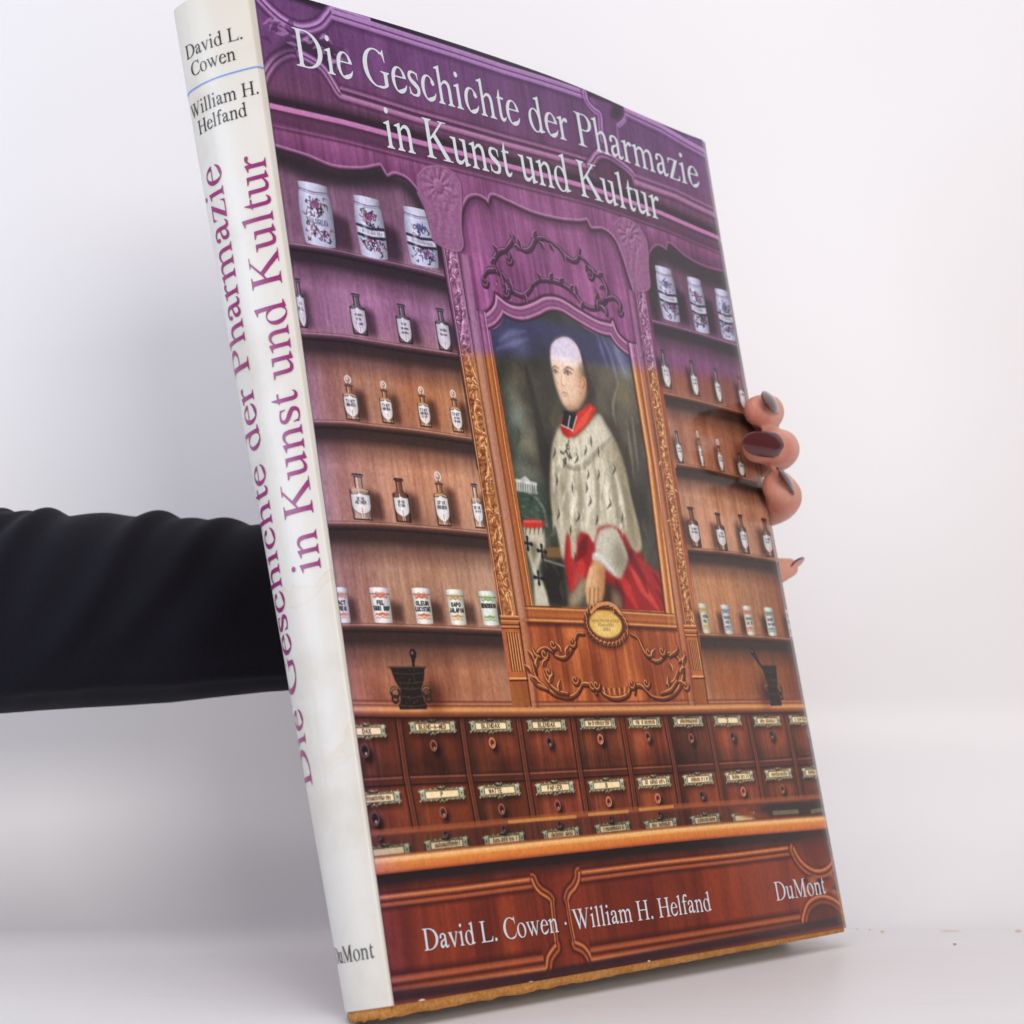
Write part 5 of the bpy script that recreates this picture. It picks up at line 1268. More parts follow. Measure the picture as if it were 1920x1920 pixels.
gray = mx * .5
tint = np.where((MV < 999)[..., None], tint, img)
gm = tint.mean(2, keepdims=True); tint = (tint * .86 + gm * .14) * .95
img[:] = img * (1 - p) + tint * p
img *= 1.11
img[:] = img * .90 + img.mean(2, keepdims=True) * .10
img[:] = np.where(img < .5, img * (.80 + .40 * img), img + .06 * (img - .5) * (1 - img) * 2)
# darker, bluer towards the top of the cornice
img *= (1 - .06 * sstep(60, 0, MV))[..., None]
np.clip(img, 0, 1, out=img)

# ================================================================ the book
R1 = np.array([.65549528, .75519927, 0.]); DOWN = np.array([.15188236, -.13183033, -.97956751]); INTO = np.array([-.73976867, .64210188, -.20111561])
ORG = np.array([-.03322353, .61471816, -.09617836 + CAM_H])
book = bpy.data.objects.new('book', None); link(book); book.empty_display_size = .05
book.matrix_world = Matrix(((R1[0], INTO[0], -DOWN[0], ORG[0]), (R1[1], INTO[1], -DOWN[1], ORG[1]), (R1[2], INTO[2], -DOWN[2], ORG[2]), (0, 0, 0, 1)))
tag(book, 'large glossy hardback with a pharmacy cabinet cover, standing on the white table', 'book')
def to_world(p):
    p = np.asarray(p, float); return ORG + R1 * p[0] + INTO * p[1] - DOWN * p[2]

# spine profile: paper length s (mm from the print edge) -> book x, y; fuller at the head than at the tail
SL = 34.5
def spine_point(s, z):
    """s in mm from the edge of the picture round the spine, z in m above the tail."""
    t = min(max(z / .315, 0), 1); fold = .4 + 1.9 * t
    if s <= fold: return -s / 1000, .0006 * max(0.0, min(1.0, .35 - s))   # tucked under the edge of the picture
    k = np.linspace(0, s - fold, max(2, int((s - fold) / .25) + 2))
    a0 = np.interp(k, [0, SL], [25, -67]); a1 = np.interp(k, [0, 12, 19, 26, SL], [33, 24, 8, -5, -68])
    a = np.radians(a0 * (1 - t) + a1 * t) 
    a = a + (math.pi / 2 - a) * np.clip(1 - k / 1.5, 0, 1)          # the fold turns over a small radius
    dx, dy = -np.sin(a), np.cos(a); h = np.diff(k)
    return (-fold + ((dx[1:] + dx[:-1]) / 2 * h).sum()) / 1000, ((dy[1:] + dy[:-1]) / 2 * h).sum() / 1000

def glossy(name, base_rough=.2, spec=.5):
    m, t, b = material(name, (.8, .8, .8), base_rough, spec)
    tc = nd(t, 'ShaderNodeTexCoord')
    n1 = nd(t, 'ShaderNodeTexNoise', Scale=38.0, Detail=3.0); t.links.new(tc.outputs['Object'], n1.inputs['Vector'])
    add_bump(t, b, n1.outputs['Fac'], .05, .002)
    n2 = nd(t, 'ShaderNodeTexNoise', Scale=60.0, Detail=6.0); t.links.new(tc.outputs['Object'], n2.inputs['Vector'])
    mr = nd(t, 'ShaderNodeMapRange'); mr.inputs['To Min'].default_value = base_rough - .04; mr.inputs['To Max'].default_value = base_rough + .06
    t.links.new(n2.outputs['Fac'], mr.inputs[0]); t.links.new(mr.outputs[0], b.inputs['Roughness'])
    return m, t, b

# --- printed front of the jacket
pic = bpy.data.images.new('cover_print', NW, NH); pic.colorspace_settings.name = 'sRGB'
buf = np.ones((NH, NW, 4), np.float32); buf[..., :3] = img[::-1]
pic.pixels.foreach_set(buf.ravel()); pic.update(); pic.pack()
m_front, t, b = glossy('printed_jacket_paper', .13)
uvn = nd(t, 'ShaderNodeUVMap'); ti = nd(t, 'ShaderNodeTexImage'); ti.image = pic; ti.interpolation = 'Cubic'; ti.extension = 'EXTEND'
t.links.new(uvn.outputs[0], ti.inputs[0]); t.links.new(ti.outputs[0], b.inputs['Base Color'])

def cover_point(u, v, lift=0.0):
    """u, v in mm on the printed sheet -> book coordinates; lift in m towards the viewer."""
    if u > CW:                                          # the paper turns round the board and runs on as the flap
        x, y, z = cover_point(CW, v); e = u - CW
        return (x + .0003 * math.sin(min(e, 3.4) / 3.4 * math.pi), y + min(e, 3.4) / 1000, z) if e <= 3.4 else (x - (e - 3.4) / 1000, y + .0035, z)
    du, dv = jacket_warp(np.array([u]), np.array([v]))
    uu, vv = u + du[0], v + dv[0]
    wob = .0004 * math.sin(u * .021) * math.sin(v * .013) - .0010 * (u / CW) ** 4
    # rolls gently over the fore edge
    return uu / 1000, wob * -1 - lift + .0012 * max(0, (u - 236) / 4.7) ** 2, (CH - vv) / 1000
nu, nv = 72, 81
us = np.concatenate([np.linspace(0, CW, 61), CW + np.array([.4, .9, 1.5, 2.1, 2.7, 3.1, 3.4, 4.4, 12, 30, 60])]); vs = np.linspace(0, CH, nv)
V = [cover_point(u, v) for v in vs for u in us]
front = mesh_obj('front_cover', V, [f[::-1] for f in grid_faces(nu, nv)], m_front, book)
uvl = front.data.uv_layers.new(name='UVMap')
li = np.empty(len(front.data.loops), np.int32); front.data.loops.foreach_get('vertex_index', li)
UV = np.array([(min(u, CW) / CW, 1 - v / CH) for v in vs for u in us], np.float32)
uvl.data.foreach_set('uv', UV[li].ravel())
tag(front, 'glossy printed front cover picturing old pharmacy shelves, drawers and a framed portrait')

# --- white spine of the jacket
m_spine, t, b = glossy('white_jacket_paper', .34, .45)
tc = nd(t, 'ShaderNodeTexCoord')
n1 = nd(t, 'ShaderNodeTexNoise', Scale=26.0, Detail=6.0, Roughness=.62); t.links.new(tc.outputs['Object'], n1.inputs['Vector'])
c1 = ramp(t, n1.outputs['Fac'], [(.30, (.56, .51, .43)), (.48, (.635, .598, .535)), (.7, (.655, .622, .56))])
# a few dried tide marks
n2 = nd(t, 'ShaderNodeTexNoise', Scale=46.0, Detail=3.0, Distortion=.7); t.links.new(tc.outputs['Object'], n2.inputs['Vector'])
edge = ramp(t, n2.outputs['Fac'], [(.565, (0, 0, 0)), (.58, (1, 1, 1)), (.59, (.32, .32, .32)), (.68, (.12, .12, .12))])
sep = nd(t, 'ShaderNodeSeparateXYZ'); t.links.new(tc.outputs['Object'], sep.inputs[0])
msk = ramp(t, sep.outputs['Z'], [(.055, (0, 0, 0)), (.08, (1, 1, 1)), (.128, (1, 1, 1)), (.145, (0, 0, 0))])
mul = nd(t, 'ShaderNodeMath', operation='MULTIPLY'); t.links.new(edge, mul.inputs[0]); t.links.new(msk, mul.inputs[1])
mul2 = nd(t, 'ShaderNodeMath', operation='MULTIPLY'); t.links.new(mul.outputs[0], mul2.inputs[0]); mul2.inputs[1].default_value = .85
mx = nd(t, 'ShaderNodeMix', data_type='RGBA'); t.links.new(mul2.outputs[0], mx.inputs[0]); t.links.new(c1, mx.inputs[6]); mx.inputs[7].default_value = (.60, .52, .40, 1)
t.links.new(mx.outputs[2], b.inputs['Base Color'])
hd = nd(t, 'ShaderNodeMix', data_type='RGBA'); hd.inputs[0].default_value = .0
t.links.new(ramp(t, sep.outputs['Z'], [(.0, (.16, .16, .16)), (.03, (0, 0, 0)), (.27, (0, 0, 0)), (.315, (.55, .55, .55))]), hd.inputs[0]); t.links.new(mx.outputs[2], hd.inputs[6]); hd.inputs[7].default_value = (.60, .55, .44, 1)
t.links.new(hd.outputs[2], b.inputs['Base Color'])
mpc = nd(t, 'ShaderNodeMapping', Scale=(260.0, 260.0, 7.0)); t.links.new(tc.outputs['Object'], mpc.inputs[0])
ncr = nd(t, 'ShaderNodeTexNoise', Scale=1.0, Detail=4.0, Roughness=.6); t.links.new(mpc.outputs[0], ncr.inputs['Vector'])
ncf = nd(t, 'ShaderNodeTexNoise', Scale=30.0, Detail=5.0); t.links.new(tc.outputs['Object'], ncf.inputs['Vector'])
nca = nd(t, 'ShaderNodeMath', operation='ADD'); t.links.new(ncr.outputs['Fac'], nca.inputs[0]); t.links.new(ncf.outputs['Fac'], nca.inputs[1])
add_bump(t, b, nca.outputs[0], .10, .0012)
ns, nz_ = 80, 60
ss = np.concatenate([[-1.2, -.4, 0, .25], np.linspace(.4, 4.2, 20), np.linspace(4.6, SL + 2.0, ns - 24)]); zs = np.linspace(0, .315, nz_)
def spine_xyz(s, z, lift=0.0):
    x, y = spine_point(s, z)
    if lift:
        x2, y2 = spine_point(s + .6, z); dx, dy = x2 - x, y2 - y; l = math.hypot(dx, dy)
        x, y = x - dy / l * lift, y + dx / l * lift
    # the jacket's head leans down a little at the left corner
    zz = z
    du, dv = jacket_warp(np.array([0.]), np.array([max(0., 315 - z * 1000)]))
    return x, y, zz - dv[0] / 1000 * max(0, 1 - s / 10)
V = [spine_xyz(s, z) for z in zs for s in ss]
spine = mesh_obj('spine_cover', V, [f for f in grid_faces(ns, nz_)], m_spine, book)
tag(spine, 'white jacket spine with purple title lettering and brownish stains')

# --- back of the jacket, boards and pages
ends = [spine_xyz(SL + 2.0, z) for z in zs]
V = []
for e, z in zip(ends, zs):
    for k in np.linspace(0, 1, 12):
        V.append((e[0] * (1 - k) + .2405 * k, e[1] + (.0292 - e[1]) * min(1, k * 6), z))
m_backj, _, _ = glossy('plain_jacket_paper', .3); m_backj.node_tree.nodes['Principled BSDF'].inputs['Base Color'].default_value = (.30, .13, .08, 1)
mesh_obj('back_cover', V, grid_faces(12, nz_), m_backj, book)

m_cloth, t, b = material('orange_book_cloth', (.46, .20, .05), .85, .2)
tc = nd(t, 'ShaderNodeTexCoord'); n1 = nd(t, 'ShaderNodeTexNoise', Scale=900.0, Detail=3.0, Roughness=.6); t.links.new(tc.outputs['Object'], n1.inputs['Vector'])
n3 = nd(t, 'ShaderNodeTexNoise', Scale=60.0, Detail=3.0); t.links.new(tc.outputs['Object'], n3.inputs['Vector'])
mm = nd(t, 'ShaderNodeMath', operation='MULTIPLY_ADD'); t.links.new(n1.outputs['Fac'], mm.inputs[0]); mm.inputs[1].default_value = .7; 
mm2 = nd(t, 'ShaderNodeMath', operation='MULTIPLY'); t.links.new(n3.outputs['Fac'], mm2.inputs[0]); mm2.inputs[1].default_value = .3
t.links.new(mm2.outputs[0], mm.inputs[2])
t.links.new(ramp(t, mm.outputs[0], [(.30, (.36, .135, .028)), (.48, (.52, .225, .055)), (.66, (.64, .34, .12))]), b.inputs['Base Color'])
add_bump(t, b, n1.outputs['Fac'], .6, .0006)
rb = np.random.default_rng(11)
path = [(s, 'S') for s in np.linspace(27, 0.01, 40)] + [(x, 'F') for x in np.linspace(1, 238.6, 150)]
V = []; nrow = 7
rag = np.interp(np.arange(len(path)), np.arange(0, len(path) + 3, 2), np.cumsum(rb.uniform(-1, 1, len(np.arange(0, len(path) + 3, 2)))) * 0 + rb.uniform(-1, 1, len(np.arange(0, len(path) + 3, 2))))
for r in range(nrow):
    for i, (q, k) in enumerate(path):
        if k == 'S':
            x, y, _ = spine_xyz(q, 0, -.0011); xx = -q
        else:
            x, y = q / 1000, .0009; xx = q
        low = 3.4 - 2.0 * np.clip(xx / 240, 0, 1) + .32 * rag[i] * np.interp(xx, [-30, 100, 240], [1.2, .8, .25])
        if k == 'S': low = np.interp(q, [0, 20, 27], [low, low - .4, 1.0])
        z0 = -low / 1000
        z = z0 + (0.012 - z0) * r / (nrow - 1)
        y += [.0010, .0002, 0, 0, 0, 0, 0][r]
        V.append((x, y, z))
n0 = len(V)
for i, (q, k) in enumerate(path):                       # thickness of the board turned in underneath
    x, y, z = V[i]
    ny_ = .0030
    if k == 'S':
        x2, y2, _ = spine_xyz(q, 0, -.0040); V.append((x2, y2, z + .0012))
    else: V.append((x, y + ny_, z + .0004))
F = grid_faces(len(path), nrow) + [(n0 + i, n0 + i + 1, i + 1, i) for i in range(len(path) - 1)]
cloth = mesh_obj('cloth_binding', V, F, m_cloth, book)
tag(cloth, 'frayed orange cloth edge showing below the jacket')

def box(bm, x0, x1, y0, y1, z0, z1):
    c = [bm.verts.new(p) for p in [(x0, y0, z0), (x1, y0, z0), (x1, y1, z0), (x0, y1, z0), (x0, y0, z1), (x1, y0, z1), (x1, y1, z1), (x0, y1, z1)]]
    for f in [(3, 2, 1, 0), (4, 5, 6, 7), (0, 1, 5, 4), (1, 2, 6, 5), (2, 3, 7, 6), (3, 0, 4, 7)]: bm.faces.new([c[i] for i in f])
def box_obj(name, dims, mat, parent, bev=.0005):
    bm = bmesh.new(); box(bm, *dims); me = bpy.data.meshes.new(name); bm.to_mesh(me); bm.free(); me.materials.append(mat)
    o = link(bpy.data.objects.new(name, me), parent)
    bv = o.modifiers.new('bevel', 'BEVEL'); bv.width = bev; bv.segments = 2
    return o
box_obj('front_board', (.003, .2385, .0030, .0058, -.0010, .3050), m_cloth, book)
box_obj('back_board', (.012, .2388, .0260, .0288, -.0003, .3080), m_cloth, book)
m_page, t, b = material('page_edges', (.70, .66, .58), .9, .1)
tc = nd(t, 'ShaderNodeTexCoord'); mp = nd(t, 'ShaderNodeMapping', Scale=(1, 1600, 1)); t.links.new(tc.outputs['Object'], mp.inputs[0])
n1 = nd(t, 'ShaderNodeTexNoise', Scale=1.0, Detail=2.0); t.links.new(mp.outputs[0], n1.inputs['Vector'])
t.links.new(ramp(t, n1.outputs['Fac'], [(.3, (.50, .47, .41)), (.6, (.74, .71, .64))]), b.inputs['Base Color'])
box_obj('page_block', (.008, .2345, .0062, .0256, .0025, .3020), m_page, book)

# --- lettering
def ink(name, col, rough=.3):
    return material(name, col, rough, .5)[0]
m_white = ink('white_ink', (.66, .70, .735), .28); m_purple = ink('purple_ink', (.25, .018, .125)); m_black = ink('black_ink', (.022, .022, .028)); m_blue = ink('blue_ink', (.16, .28, .66))

def cover_text(lines, mat, name):
    """lines: (string, baseline start, baseline end, cap top over the start) as points on the reference sheet."""
    VV, FF, n = [], [], 0
    for s, a, e, top in lines:
        A, E, T = Q(a, e, top)
        V, F, adv = text_mesh(s)
        x0, x1 = V[:, 0].min(), V[:, 0].max()
        d = E - A; h = (A[1] - T[1]) / CAP
        for x, y in V:
            k = (x - x0) / (x1 - x0)
            u = A[0] + d[0] * k; v = A[1] + d[1] * k - y * h
            VV.append(cover_point(u, v, .00016))
        FF += [[i + n for i in f] for f in F]; n += len(V)
    return mesh_obj(name, VV, FF, mat, front, smooth=False)
cover_text([('Die Geschichte der Pharmazie', (556, 123), (1316, 352), (545, 50)), ('in Kunst und Kultur', (724, 277), (1243, 412), (709.5, 200))], m_white, 'title_lettering')
cover_text([('David L. Cowen \u00b7 William H. Helfand', (796, 1783), (1335, 1707), (790, 1742))], m_white, 'author_lettering')
cover_text([('DuMont', (1456.5, 1689), (1551, 1675), (1451, 1654))], m_white, 'publisher_lettering')

SC = 17.6                                   # middle of the spine panel, mm from the print edge
def spine_text(lines, mat, name):
    """lines: (string, run, ...) across: ('X', s_centre, z_base, cap mm, width factor); along: ('Y', s_base, z0, z1, cap mm)."""
    VV, FF, n = [], [], 0
    for s, kind, *a in lines:
        V, F, adv = text_mesh(s)
        x0, x1 = V[:, 0].min(), V[:, 0].max(); xm = (x0 + x1) / 2
        for x, y in V:
            if kind == 'X':
                sc, zb, cap, wf = a; em = cap / CAP
                q = sc - (x - xm) * em * wf; z = zb + y * em / 1000
            else:
                sb, z0, z1, cap = a; em = cap / CAP
                z = z0 + (z1 - z0) * (x - x0) / (x1 - x0); q = sb + y * em
            VV.append(spine_xyz(q, z, .00018))
        FF += [[i + n for i in f] for f in F]; n += len(V)
    return mesh_obj(name, VV, FF, mat, spine, smooth=False)

spine_text([('in Kunst und Kultur', 'Y', 4.2, .1274, .2586, 10.2), ('Die Geschichte der Pharmazie', 'Y', 20.1, .0660, .2599, 10.2)], m_purple, 'title_lettering')
spine_text([('David L.', 'X', 17.1, .2965, 4.5, .93), ('Cowen', 'X', 17.9, .2903, 4.5, .93), ('William H.', 'X', 17.0, .2776, 4.5, .91), ('Helfand', 'X', 17.7, .2714, 4.5, .91)], m_black, 'author_lettering')
spine_text([('DuMont', 'X', 14.5, .0139, 4.7, .86)], m_black, 'publisher_lettering')
V, F = [], []
for i, s in enumerate(np.linspace(.4, 33, 70)):
    for z in (.2862, .28665): V.append(spine_xyz(s, z, .00018))
for i in range(69): F.append((2 * i, 2 * i + 2, 2 * i + 3, 2 * i + 1))
mesh_obj('divider_line', V, F, m_blue, spine, smooth=False)

# ================================================================ the person holding it: one arm and hand
person = bpy.data.objects.new('person', None); link(person); person.location = (-.30, .80, .12); person.empty_display_size = .05
tag(person, 'person in a black sleeve whose hand with dark nails grips the book from behind', 'person')
def wparent(o, par):
    o.parent = par; o.matrix_parent_inverse = par.matrix_world.inverted(); return o
bpy.context.view_layer.update()

m_skin, t, b = material('skin', (.62, .33, .22), .42, .4)
b.inputs['Subsurface Weight'].default_value = .25; b.inputs['Subsurface Radius'].default_value = (.012, .004, .002); b.inputs['Subsurface Scale'].default_value = .35
tc = nd(t, 'ShaderNodeTexCoord'); n1 = nd(t, 'ShaderNodeTexNoise', Scale=70.0, Detail=4.0); t.links.new(tc.outputs['Object'], n1.inputs['Vector'])
t.links.new(ramp(t, n1.outputs['Fac'], [(.3, (.60, .215, .155)), (.5, (.70, .325, .24)), (.72, (.75, .43, .315))]), b.inputs['Base Color'])
n2 = nd(t, 'ShaderNodeTexNoise', Scale=900.0, Detail=3.0); t.links.new(tc.outputs['Object'], n2.inputs['Vector']); n4 = nd(t, 'ShaderNodeTexNoise', Scale=240.0, Detail=5.0, Roughness=.65, Distortion=.4); t.links.new(tc.outputs['Object'], n4.inputs['Vector'])
na = nd(t, 'ShaderNodeMath', operation='ADD'); t.links.new(n2.outputs['Fac'], na.inputs[0]); t.links.new(n4.outputs['Fac'], na.inputs[1])
wv = nd(t, 'ShaderNodeTexWave', Scale=95.0, Distortion=6.0, Detail=3.0); wv.bands_direction = 'X'; t.links.new(tc.outputs['Object'], wv.inputs['Vector'])
wl = ramp(t, wv.outputs['Fac'], [(.0, (0, 0, 0)), (.10, (.8, .8, .8)), (.3, (1, 1, 1))])
nb = nd(t, 'ShaderNodeMath', operation='MULTIPLY_ADD'); t.links.new(wl, nb.inputs[0]); nb.inputs[1].default_value = .35; t.links.new(na.outputs[0], nb.inputs[2])
add_bump(t, b, nb.outputs[0], .38, .0006)

def frames(P):
    """Parallel-transport frames along a path."""
    T = np.gradient(P, axis=0); T /= np.linalg.norm(T, axis=1)[:, None]
    n = np.cross(T[0], [0, 0, 1.0]); n = n / np.linalg.norm(n) if np.linalg.norm(n) > 1e-3 else np.array([1., 0, 0])
    N = []
    for k in range(len(P)):
        n = n - T[k] * n.dot(T[k]); n /= np.linalg.norm(n); N.append(n.copy())
    N = np.array(N); return T, N, np.cross(T, N)
def tube(pts, radii, seg=20, squash=1.0, rnd=True, n=10):
    """Tapering tube with rounded ends along a smooth path -> verts, faces."""
    P = curve(pts, n); r = np.interp(np.linspace(0, 1, len(P)), np.linspace(0, 1, len(radii)), radii)
    if rnd:                                            # hemispherical caps
        d0 = P[0] - P[1]; d0 /= np.linalg.norm(d0); d1 = P[-1] - P[-2]; d1 /= np.linalg.norm(d1)
        c = np.linspace(math.pi / 2 * .96, .15, 7)
        P = np.vstack([[P[0] + d0 * r[0] * math.sin(a) * .95 for a in c], P, [P[-1] + d1 * r[-1] * math.sin(a) * .95 for a in c[::-1]]])
        r = np.concatenate([r[0] * np.cos(c), r, r[-1] * np.cos(c[::-1])])
    T, N, B = frames(P)
    V = []
    for k in range(len(P)):
        for j in range(seg):
            a = 2 * math.pi * j / seg
            V.append(P[k] + N[k] * math.cos(a) * r[k] + B[k] * math.sin(a) * r[k] * squash)
    F = grid_faces(seg, len(P), True)
    F.append(list(range(seg))[::-1]); F.append([(len(P) - 1) * seg + j for j in range(seg)])
    return V, F
parts = []
def add(pts, radii, **k): parts.append(tube([to_world(p) for p in pts], radii, **k))
# fingers: knuckle behind the back cover -> round the fore edge -> pad on the front cover (book coordinates, m)
add([(.165, .060, .188), (.205, .058, .194), (.236, .047, .197), (.2478, .025, .1975), (.2476, .006, .197), (.2400, -.0046, .1962), (.2305, -.0076, .1950)], [.0100, .0092, .0082, .0074, .0071, .0071, .0060])
add([(.160, .063, .168), (.203, .061, .176), (.240, .048, .1815), (.2510, .024, .1825), (.2508, .004, .1820), (.2425, -.0064, .1812), (.2330, -.0082, .1805), (.2255, -.0070, .1802)], [.0104, .0095, .0086, .0078, .0075, .0075, .0071, .0058])
add([(.162, .062, .147), (.205, .059, .154), (.240, .046, .1605), (.2496, .023, .1625), (.2490, .006, .1615), (.2415, -.0046, .1625), (.2335, -.0080, .1655)], [.0096, .0088, .0076, .0069, .0069, .0071, .0062])
add([(.168, .058, .130), (.205, .056, .133), (.236, .044, .1365), (.252, .029, .1385), (.2605, .0195, .1392), (.2665, .0148, .1402)], [.0092, .0084, .0074, .0066, .0060, .0040])
# thumb lying up the back cover, palm, wrist
add([(.115, .062, .150), (.120, .052, .180), (.135, .043, .208), (.150, .040, .226)], [.0150, .0120, .0100, .0082])
add([(.100, .072, .135), (.130, .070, .160), (.170, .062, .186)], [.0190, .0165, .0120], squash=.9)
add([(.098, .074, .130), (.130, .072, .148), (.170, .065, .167)], [.0200, .0175, .0125], squash=.9)
add([(.098, .074, .124), (.130, .072, .134), (.170, .063, .148)], [.0195, .0170, .0120], squash=.9)
add([(.100, .073, .118), (.132, .069, .122), (.172, .059, .131)], [.0180, .0150, .0108], squash=.9)
WR = np.array([-.060, .828, CAM_H + .020])
pw = to_world((.112, .073, .130))
parts.append(tube([np.array([-.150, .815, CAM_H + .020]), WR, WR * .5 + pw * .5, pw], [.027, .0245, .0235, .0205], squash=.85))
V, F = [], []
for v, f in parts:
    o = len(V); V += list(v); F += [[i + o for i in q] for q in f]
hand = mesh_obj('hand', V, F, m_skin)
wparent(hand, person)
rm = hand.modifiers.new('merge', 'REMESH'); rm.mode = 'VOXEL'; rm.voxel_size = .0011; rm.use_smooth_shade = True
sm = hand.modifiers.new('soften', 'SMOOTH'); sm.factor = .5; sm.iterations = 4

m_nail, t, b = material('dark_red_nail_polish', (.085, .010, .011), .12, .5)
b.inputs['Coat Weight'].default_value = .6; b.inputs['Coat Roughness'].default_value = .06; b.inputs['Coat IOR'].default_value = 1.5
m_under = material('bare_nail', (.66, .40, .33), .35, .4)[0]
def nail(base, tip, normal, width, under=0, lift=.0, arch=.32):
    """Almond nail: base and tip in book coordinates, outward normal direction (book axes)."""
    A, B = to_world(base), to_world(tip)
    N = R1 * normal[0] + INTO * normal[1] - DOWN * normal[2]
    d = B - A; L = np.linalg.norm(d); d /= L; N = N - d * N.dot(d); N /= np.linalg.norm(N); W = np.cross(d, N)
    nu_, nv_ = 17, 44; V = []
    for j in range(nv_):
        t_ = .5 - .5 * math.cos(math.pi * j / (nv_ - 1))
        w = width / 2 * (max(1e-4, 1 - (1 - min(t_ / .24, 1)) ** 2.2) ** .5 if t_ < .24 else max(.01, 1 - max(0, (t_ - .5) / .51) ** 2.4) ** .60 if t_ > .5 else 1)
        for i in range(nu_):
            a = -1 + 2 * i / (nu_ - 1)
            V.append(A + d * L * t_ + W * w * a + N * (lift - arch * width * .5 * (a * a) * (w / (width / 2)) ** 1.2 - .0012 * (2 * t_ - 1) ** 2 + .0006))
    o = mesh_obj('fingernail', V, grid_faces(nu_, nv_), m_nail); o.data.materials.append(m_under)
    s_ = o.modifiers.new('thickness', 'SOLIDIFY'); s_.thickness = .0007; s_.offset = 0; s_.material_offset = under
    wparent(o, hand)
    return o
NAILS = [((.2370, -.0124, .1982), (.2226, -.0166, .1955), (.42, -.85, .30), .0092),
         ((.2318, -.0152, .1793), (.2115, -.0108, .1800), (.15, -.96, -.24), .0093),
         ((.2378, -.0124, .1640), (.2240, -.0163, .1690), (.50, -.80, .25), .0090),
         ((.2632, .0148, .1390), (.2742, .0128, .1436), (-.25, .55, .75), .0066, 1)]
bpy.context.view_layer.update()
for q in NAILS: nail(*q)

# --- sleeve
m_sl, t, b = material('black_knit_sleeve', (.009, .009, .014), .85, .2)
b.inputs['Sheen Weight'].default_value = .025; b.inputs['Sheen Roughness'].default_value = .6
tc = nd(t, 'ShaderNodeTexCoord'); n1 = nd(t, 'ShaderNodeTexNoise', Scale=900.0, Detail=2.0); t.links.new(tc.outputs['Object'], n1.inputs['Vector']); add_bump(t, b, n1.outputs['Fac'], .35, .0006)
n3 = nd(t, 'ShaderNodeTexNoise', Scale=18.0, Detail=3.0); t.links.new(tc.outputs['Object'], n3.inputs['Vector'])
t.links.new(ramp(t, n3.outputs['Fac'], [(.35, (.0026, .0026, .0062)), (.7, (.0050, .0049, .0112))]), b.inputs['Base Color'])
ctr = [(-.62, .70, .105), (-.46, .735, .118), (-.33, .772, CAM_H + .014), (-.19, .800, CAM_H + .0195), (-.095, .822, CAM_H + .0215), (-.045, .832, CAM_H + .020)]
P = curve(ctr, 200); acc = np.concatenate([[0], np.cumsum(np.linalg.norm(np.diff(P, axis=0), axis=1))])
at = np.concatenate([np.linspace(0, acc[-1] * .50, 120, endpoint=False), np.linspace(acc[-1] * .50, acc[-1], 520)])
P = np.stack([np.interp(at, acc, P[:, i]) for i in range(3)], 1); nP = len(P); seg = 140
T, N, B = frames(P)
RX = [-.62, -.46, -.33, -.19, -.13, -.095, -.045]; RR = [.050, .046, .0412, .0374, .0354, .0320, .0285]
folds = [(-.1885, .0020, .0024), (-.1815, .0017, .0022), (-.1735, .0024, .0030), (-.1320, .0022, .0028), (-.1060, .0017, .0030), (-.2060, .0022, .003), (-.222, .0020, .0035), (-.25, .0022, .005), (-.29, .002, .006), (-.152, .0006, .0040), (-.118, .0005, .0035), (-.090, .0008, .004)]
V = []
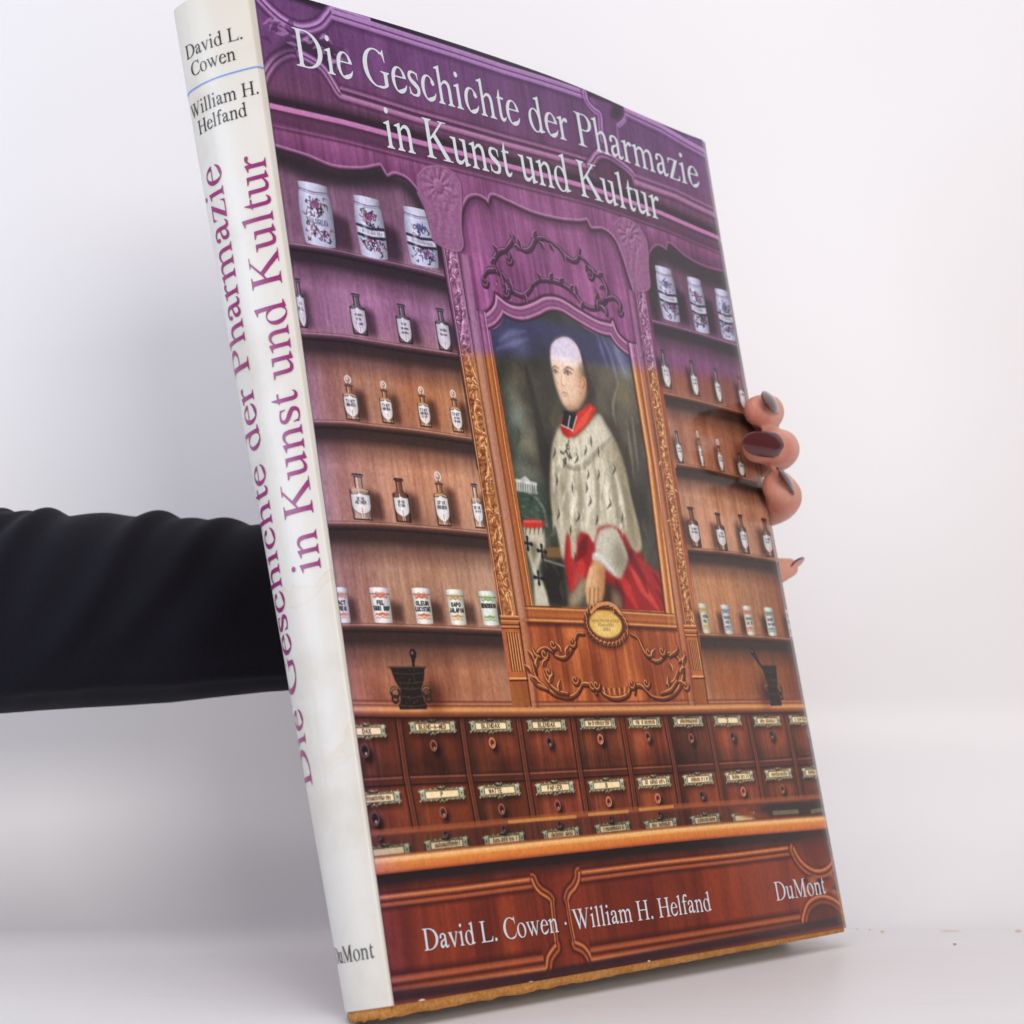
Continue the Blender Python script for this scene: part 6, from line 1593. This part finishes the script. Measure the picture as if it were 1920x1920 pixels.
for k in range(nP):
    x = P[k][0]; r0 = np.interp(x, RX, RR)
    for j in range(seg):
        a = 2 * math.pi * j / seg
        dirv = N[k] * math.cos(a) + B[k] * math.sin(a)
        up = dirv[2]; fr = -dirv[1]                  # up and towards the viewer
        ang = math.atan2(fr, up)                     # 0 on top, pi/2 facing the viewer
        r = r0
        for i, (fx, amp, sg) in enumerate(folds):
            c = fx - .0165 * ang * (1 + .25 * math.sin(i * 2.1)) - .004 * ang * ang * .5 + .0012 * math.sin(ang * 3 + i)
            fade = max(0.0, math.cos(ang * .50 - .20)) ** 1.3
            e = (x - c) / (sg * (1 + .45 * abs(ang)))
            r += 1.15 * amp * fade * (math.exp(-.5 * e * e) - .38 * math.exp(-.5 * ((e - 2.0) / 1.1) ** 2) - .15 * math.exp(-.5 * ((e + 2.4) / 1.4) ** 2))
        if up < -.3: r += .0011 * math.exp(-((ang - 2.45) / .09) ** 2)       # seam along the underside
        V.append(P[k] + dirv * r)
F = grid_faces(seg, nP, True)
sleeve = mesh_obj('sleeve', V, F, m_sl); wparent(sleeve, person)
s_ = sleeve.modifiers.new('cloth', 'SOLIDIFY'); s_.thickness = .0012; s_.offset = -1

# ================================================================ crumbs and fibres lying on the table
def flake(name, x, y, size, col, label, cat, seed, long=1.0, ang=0.0, group=None):
    r = np.random.default_rng(seed); m, t, b = material(name + '_colour', col, .8, .2)
    bm = bmesh.new(); bmesh.ops.create_icosphere(bm, subdivisions=2, radius=1.0)
    for v in bm.verts:
        k = 1 + r.uniform(-.28, .28)
        v.co = Vector((v.co.x * size * long * k, v.co.y * size * k, max(-.9, v.co.z * k) * size * .45))
    zmin = min(v.co.z for v in bm.verts)
    for v in bm.verts: v.co.z -= zmin
    me = bpy.data.meshes.new(name); bm.to_mesh(me); bm.free(); me.materials.append(m)
    o = link(bpy.data.objects.new(name, me)); o.location = (x, y, .0001); o.rotation_euler = (0, 0, ang)
    tag(o, label, cat, group); return o
flake('crumb', .1436, .840, .00062, (.62, .54, .16), 'yellow crumb farthest from the book corner on the white table', 'crumb', 1, group='yellow crumbs beside the book')
flake('crumb', .1397, .846, .00050, (.62, .54, .20), 'yellow crumb between the two others on the white table', 'crumb', 2, group='yellow crumbs beside the book')
flake('crumb', .1352, .848, .00042, (.58, .52, .30), 'tiny pale crumb nearest the lower right corner of the book', 'crumb', 3, group='yellow crumbs beside the book')
flake('wood_sliver', .1704, .843, .00038, (.74, .60, .48), 'thin pale wood sliver lying on the white table', 'sliver', 4, 11.0, -.12)
flake('dark_speck', .1640, .803, .00050, (.16, .16, .18), 'small dark grey speck on the white table right of the book', 'speck', 5, 1.4, .2)
flake('dark_fibre', .1889, .793, .00042, (.10, .11, .15), 'short dark fibre on the table at the right edge of the photo', 'fibre', 6, 4.0, .25)
flake('pink_flake', .1968, .842, .00070, (.74, .45, .38), 'pale pink flake on the table far right of the book', 'flake', 7, 1.8, -.1)
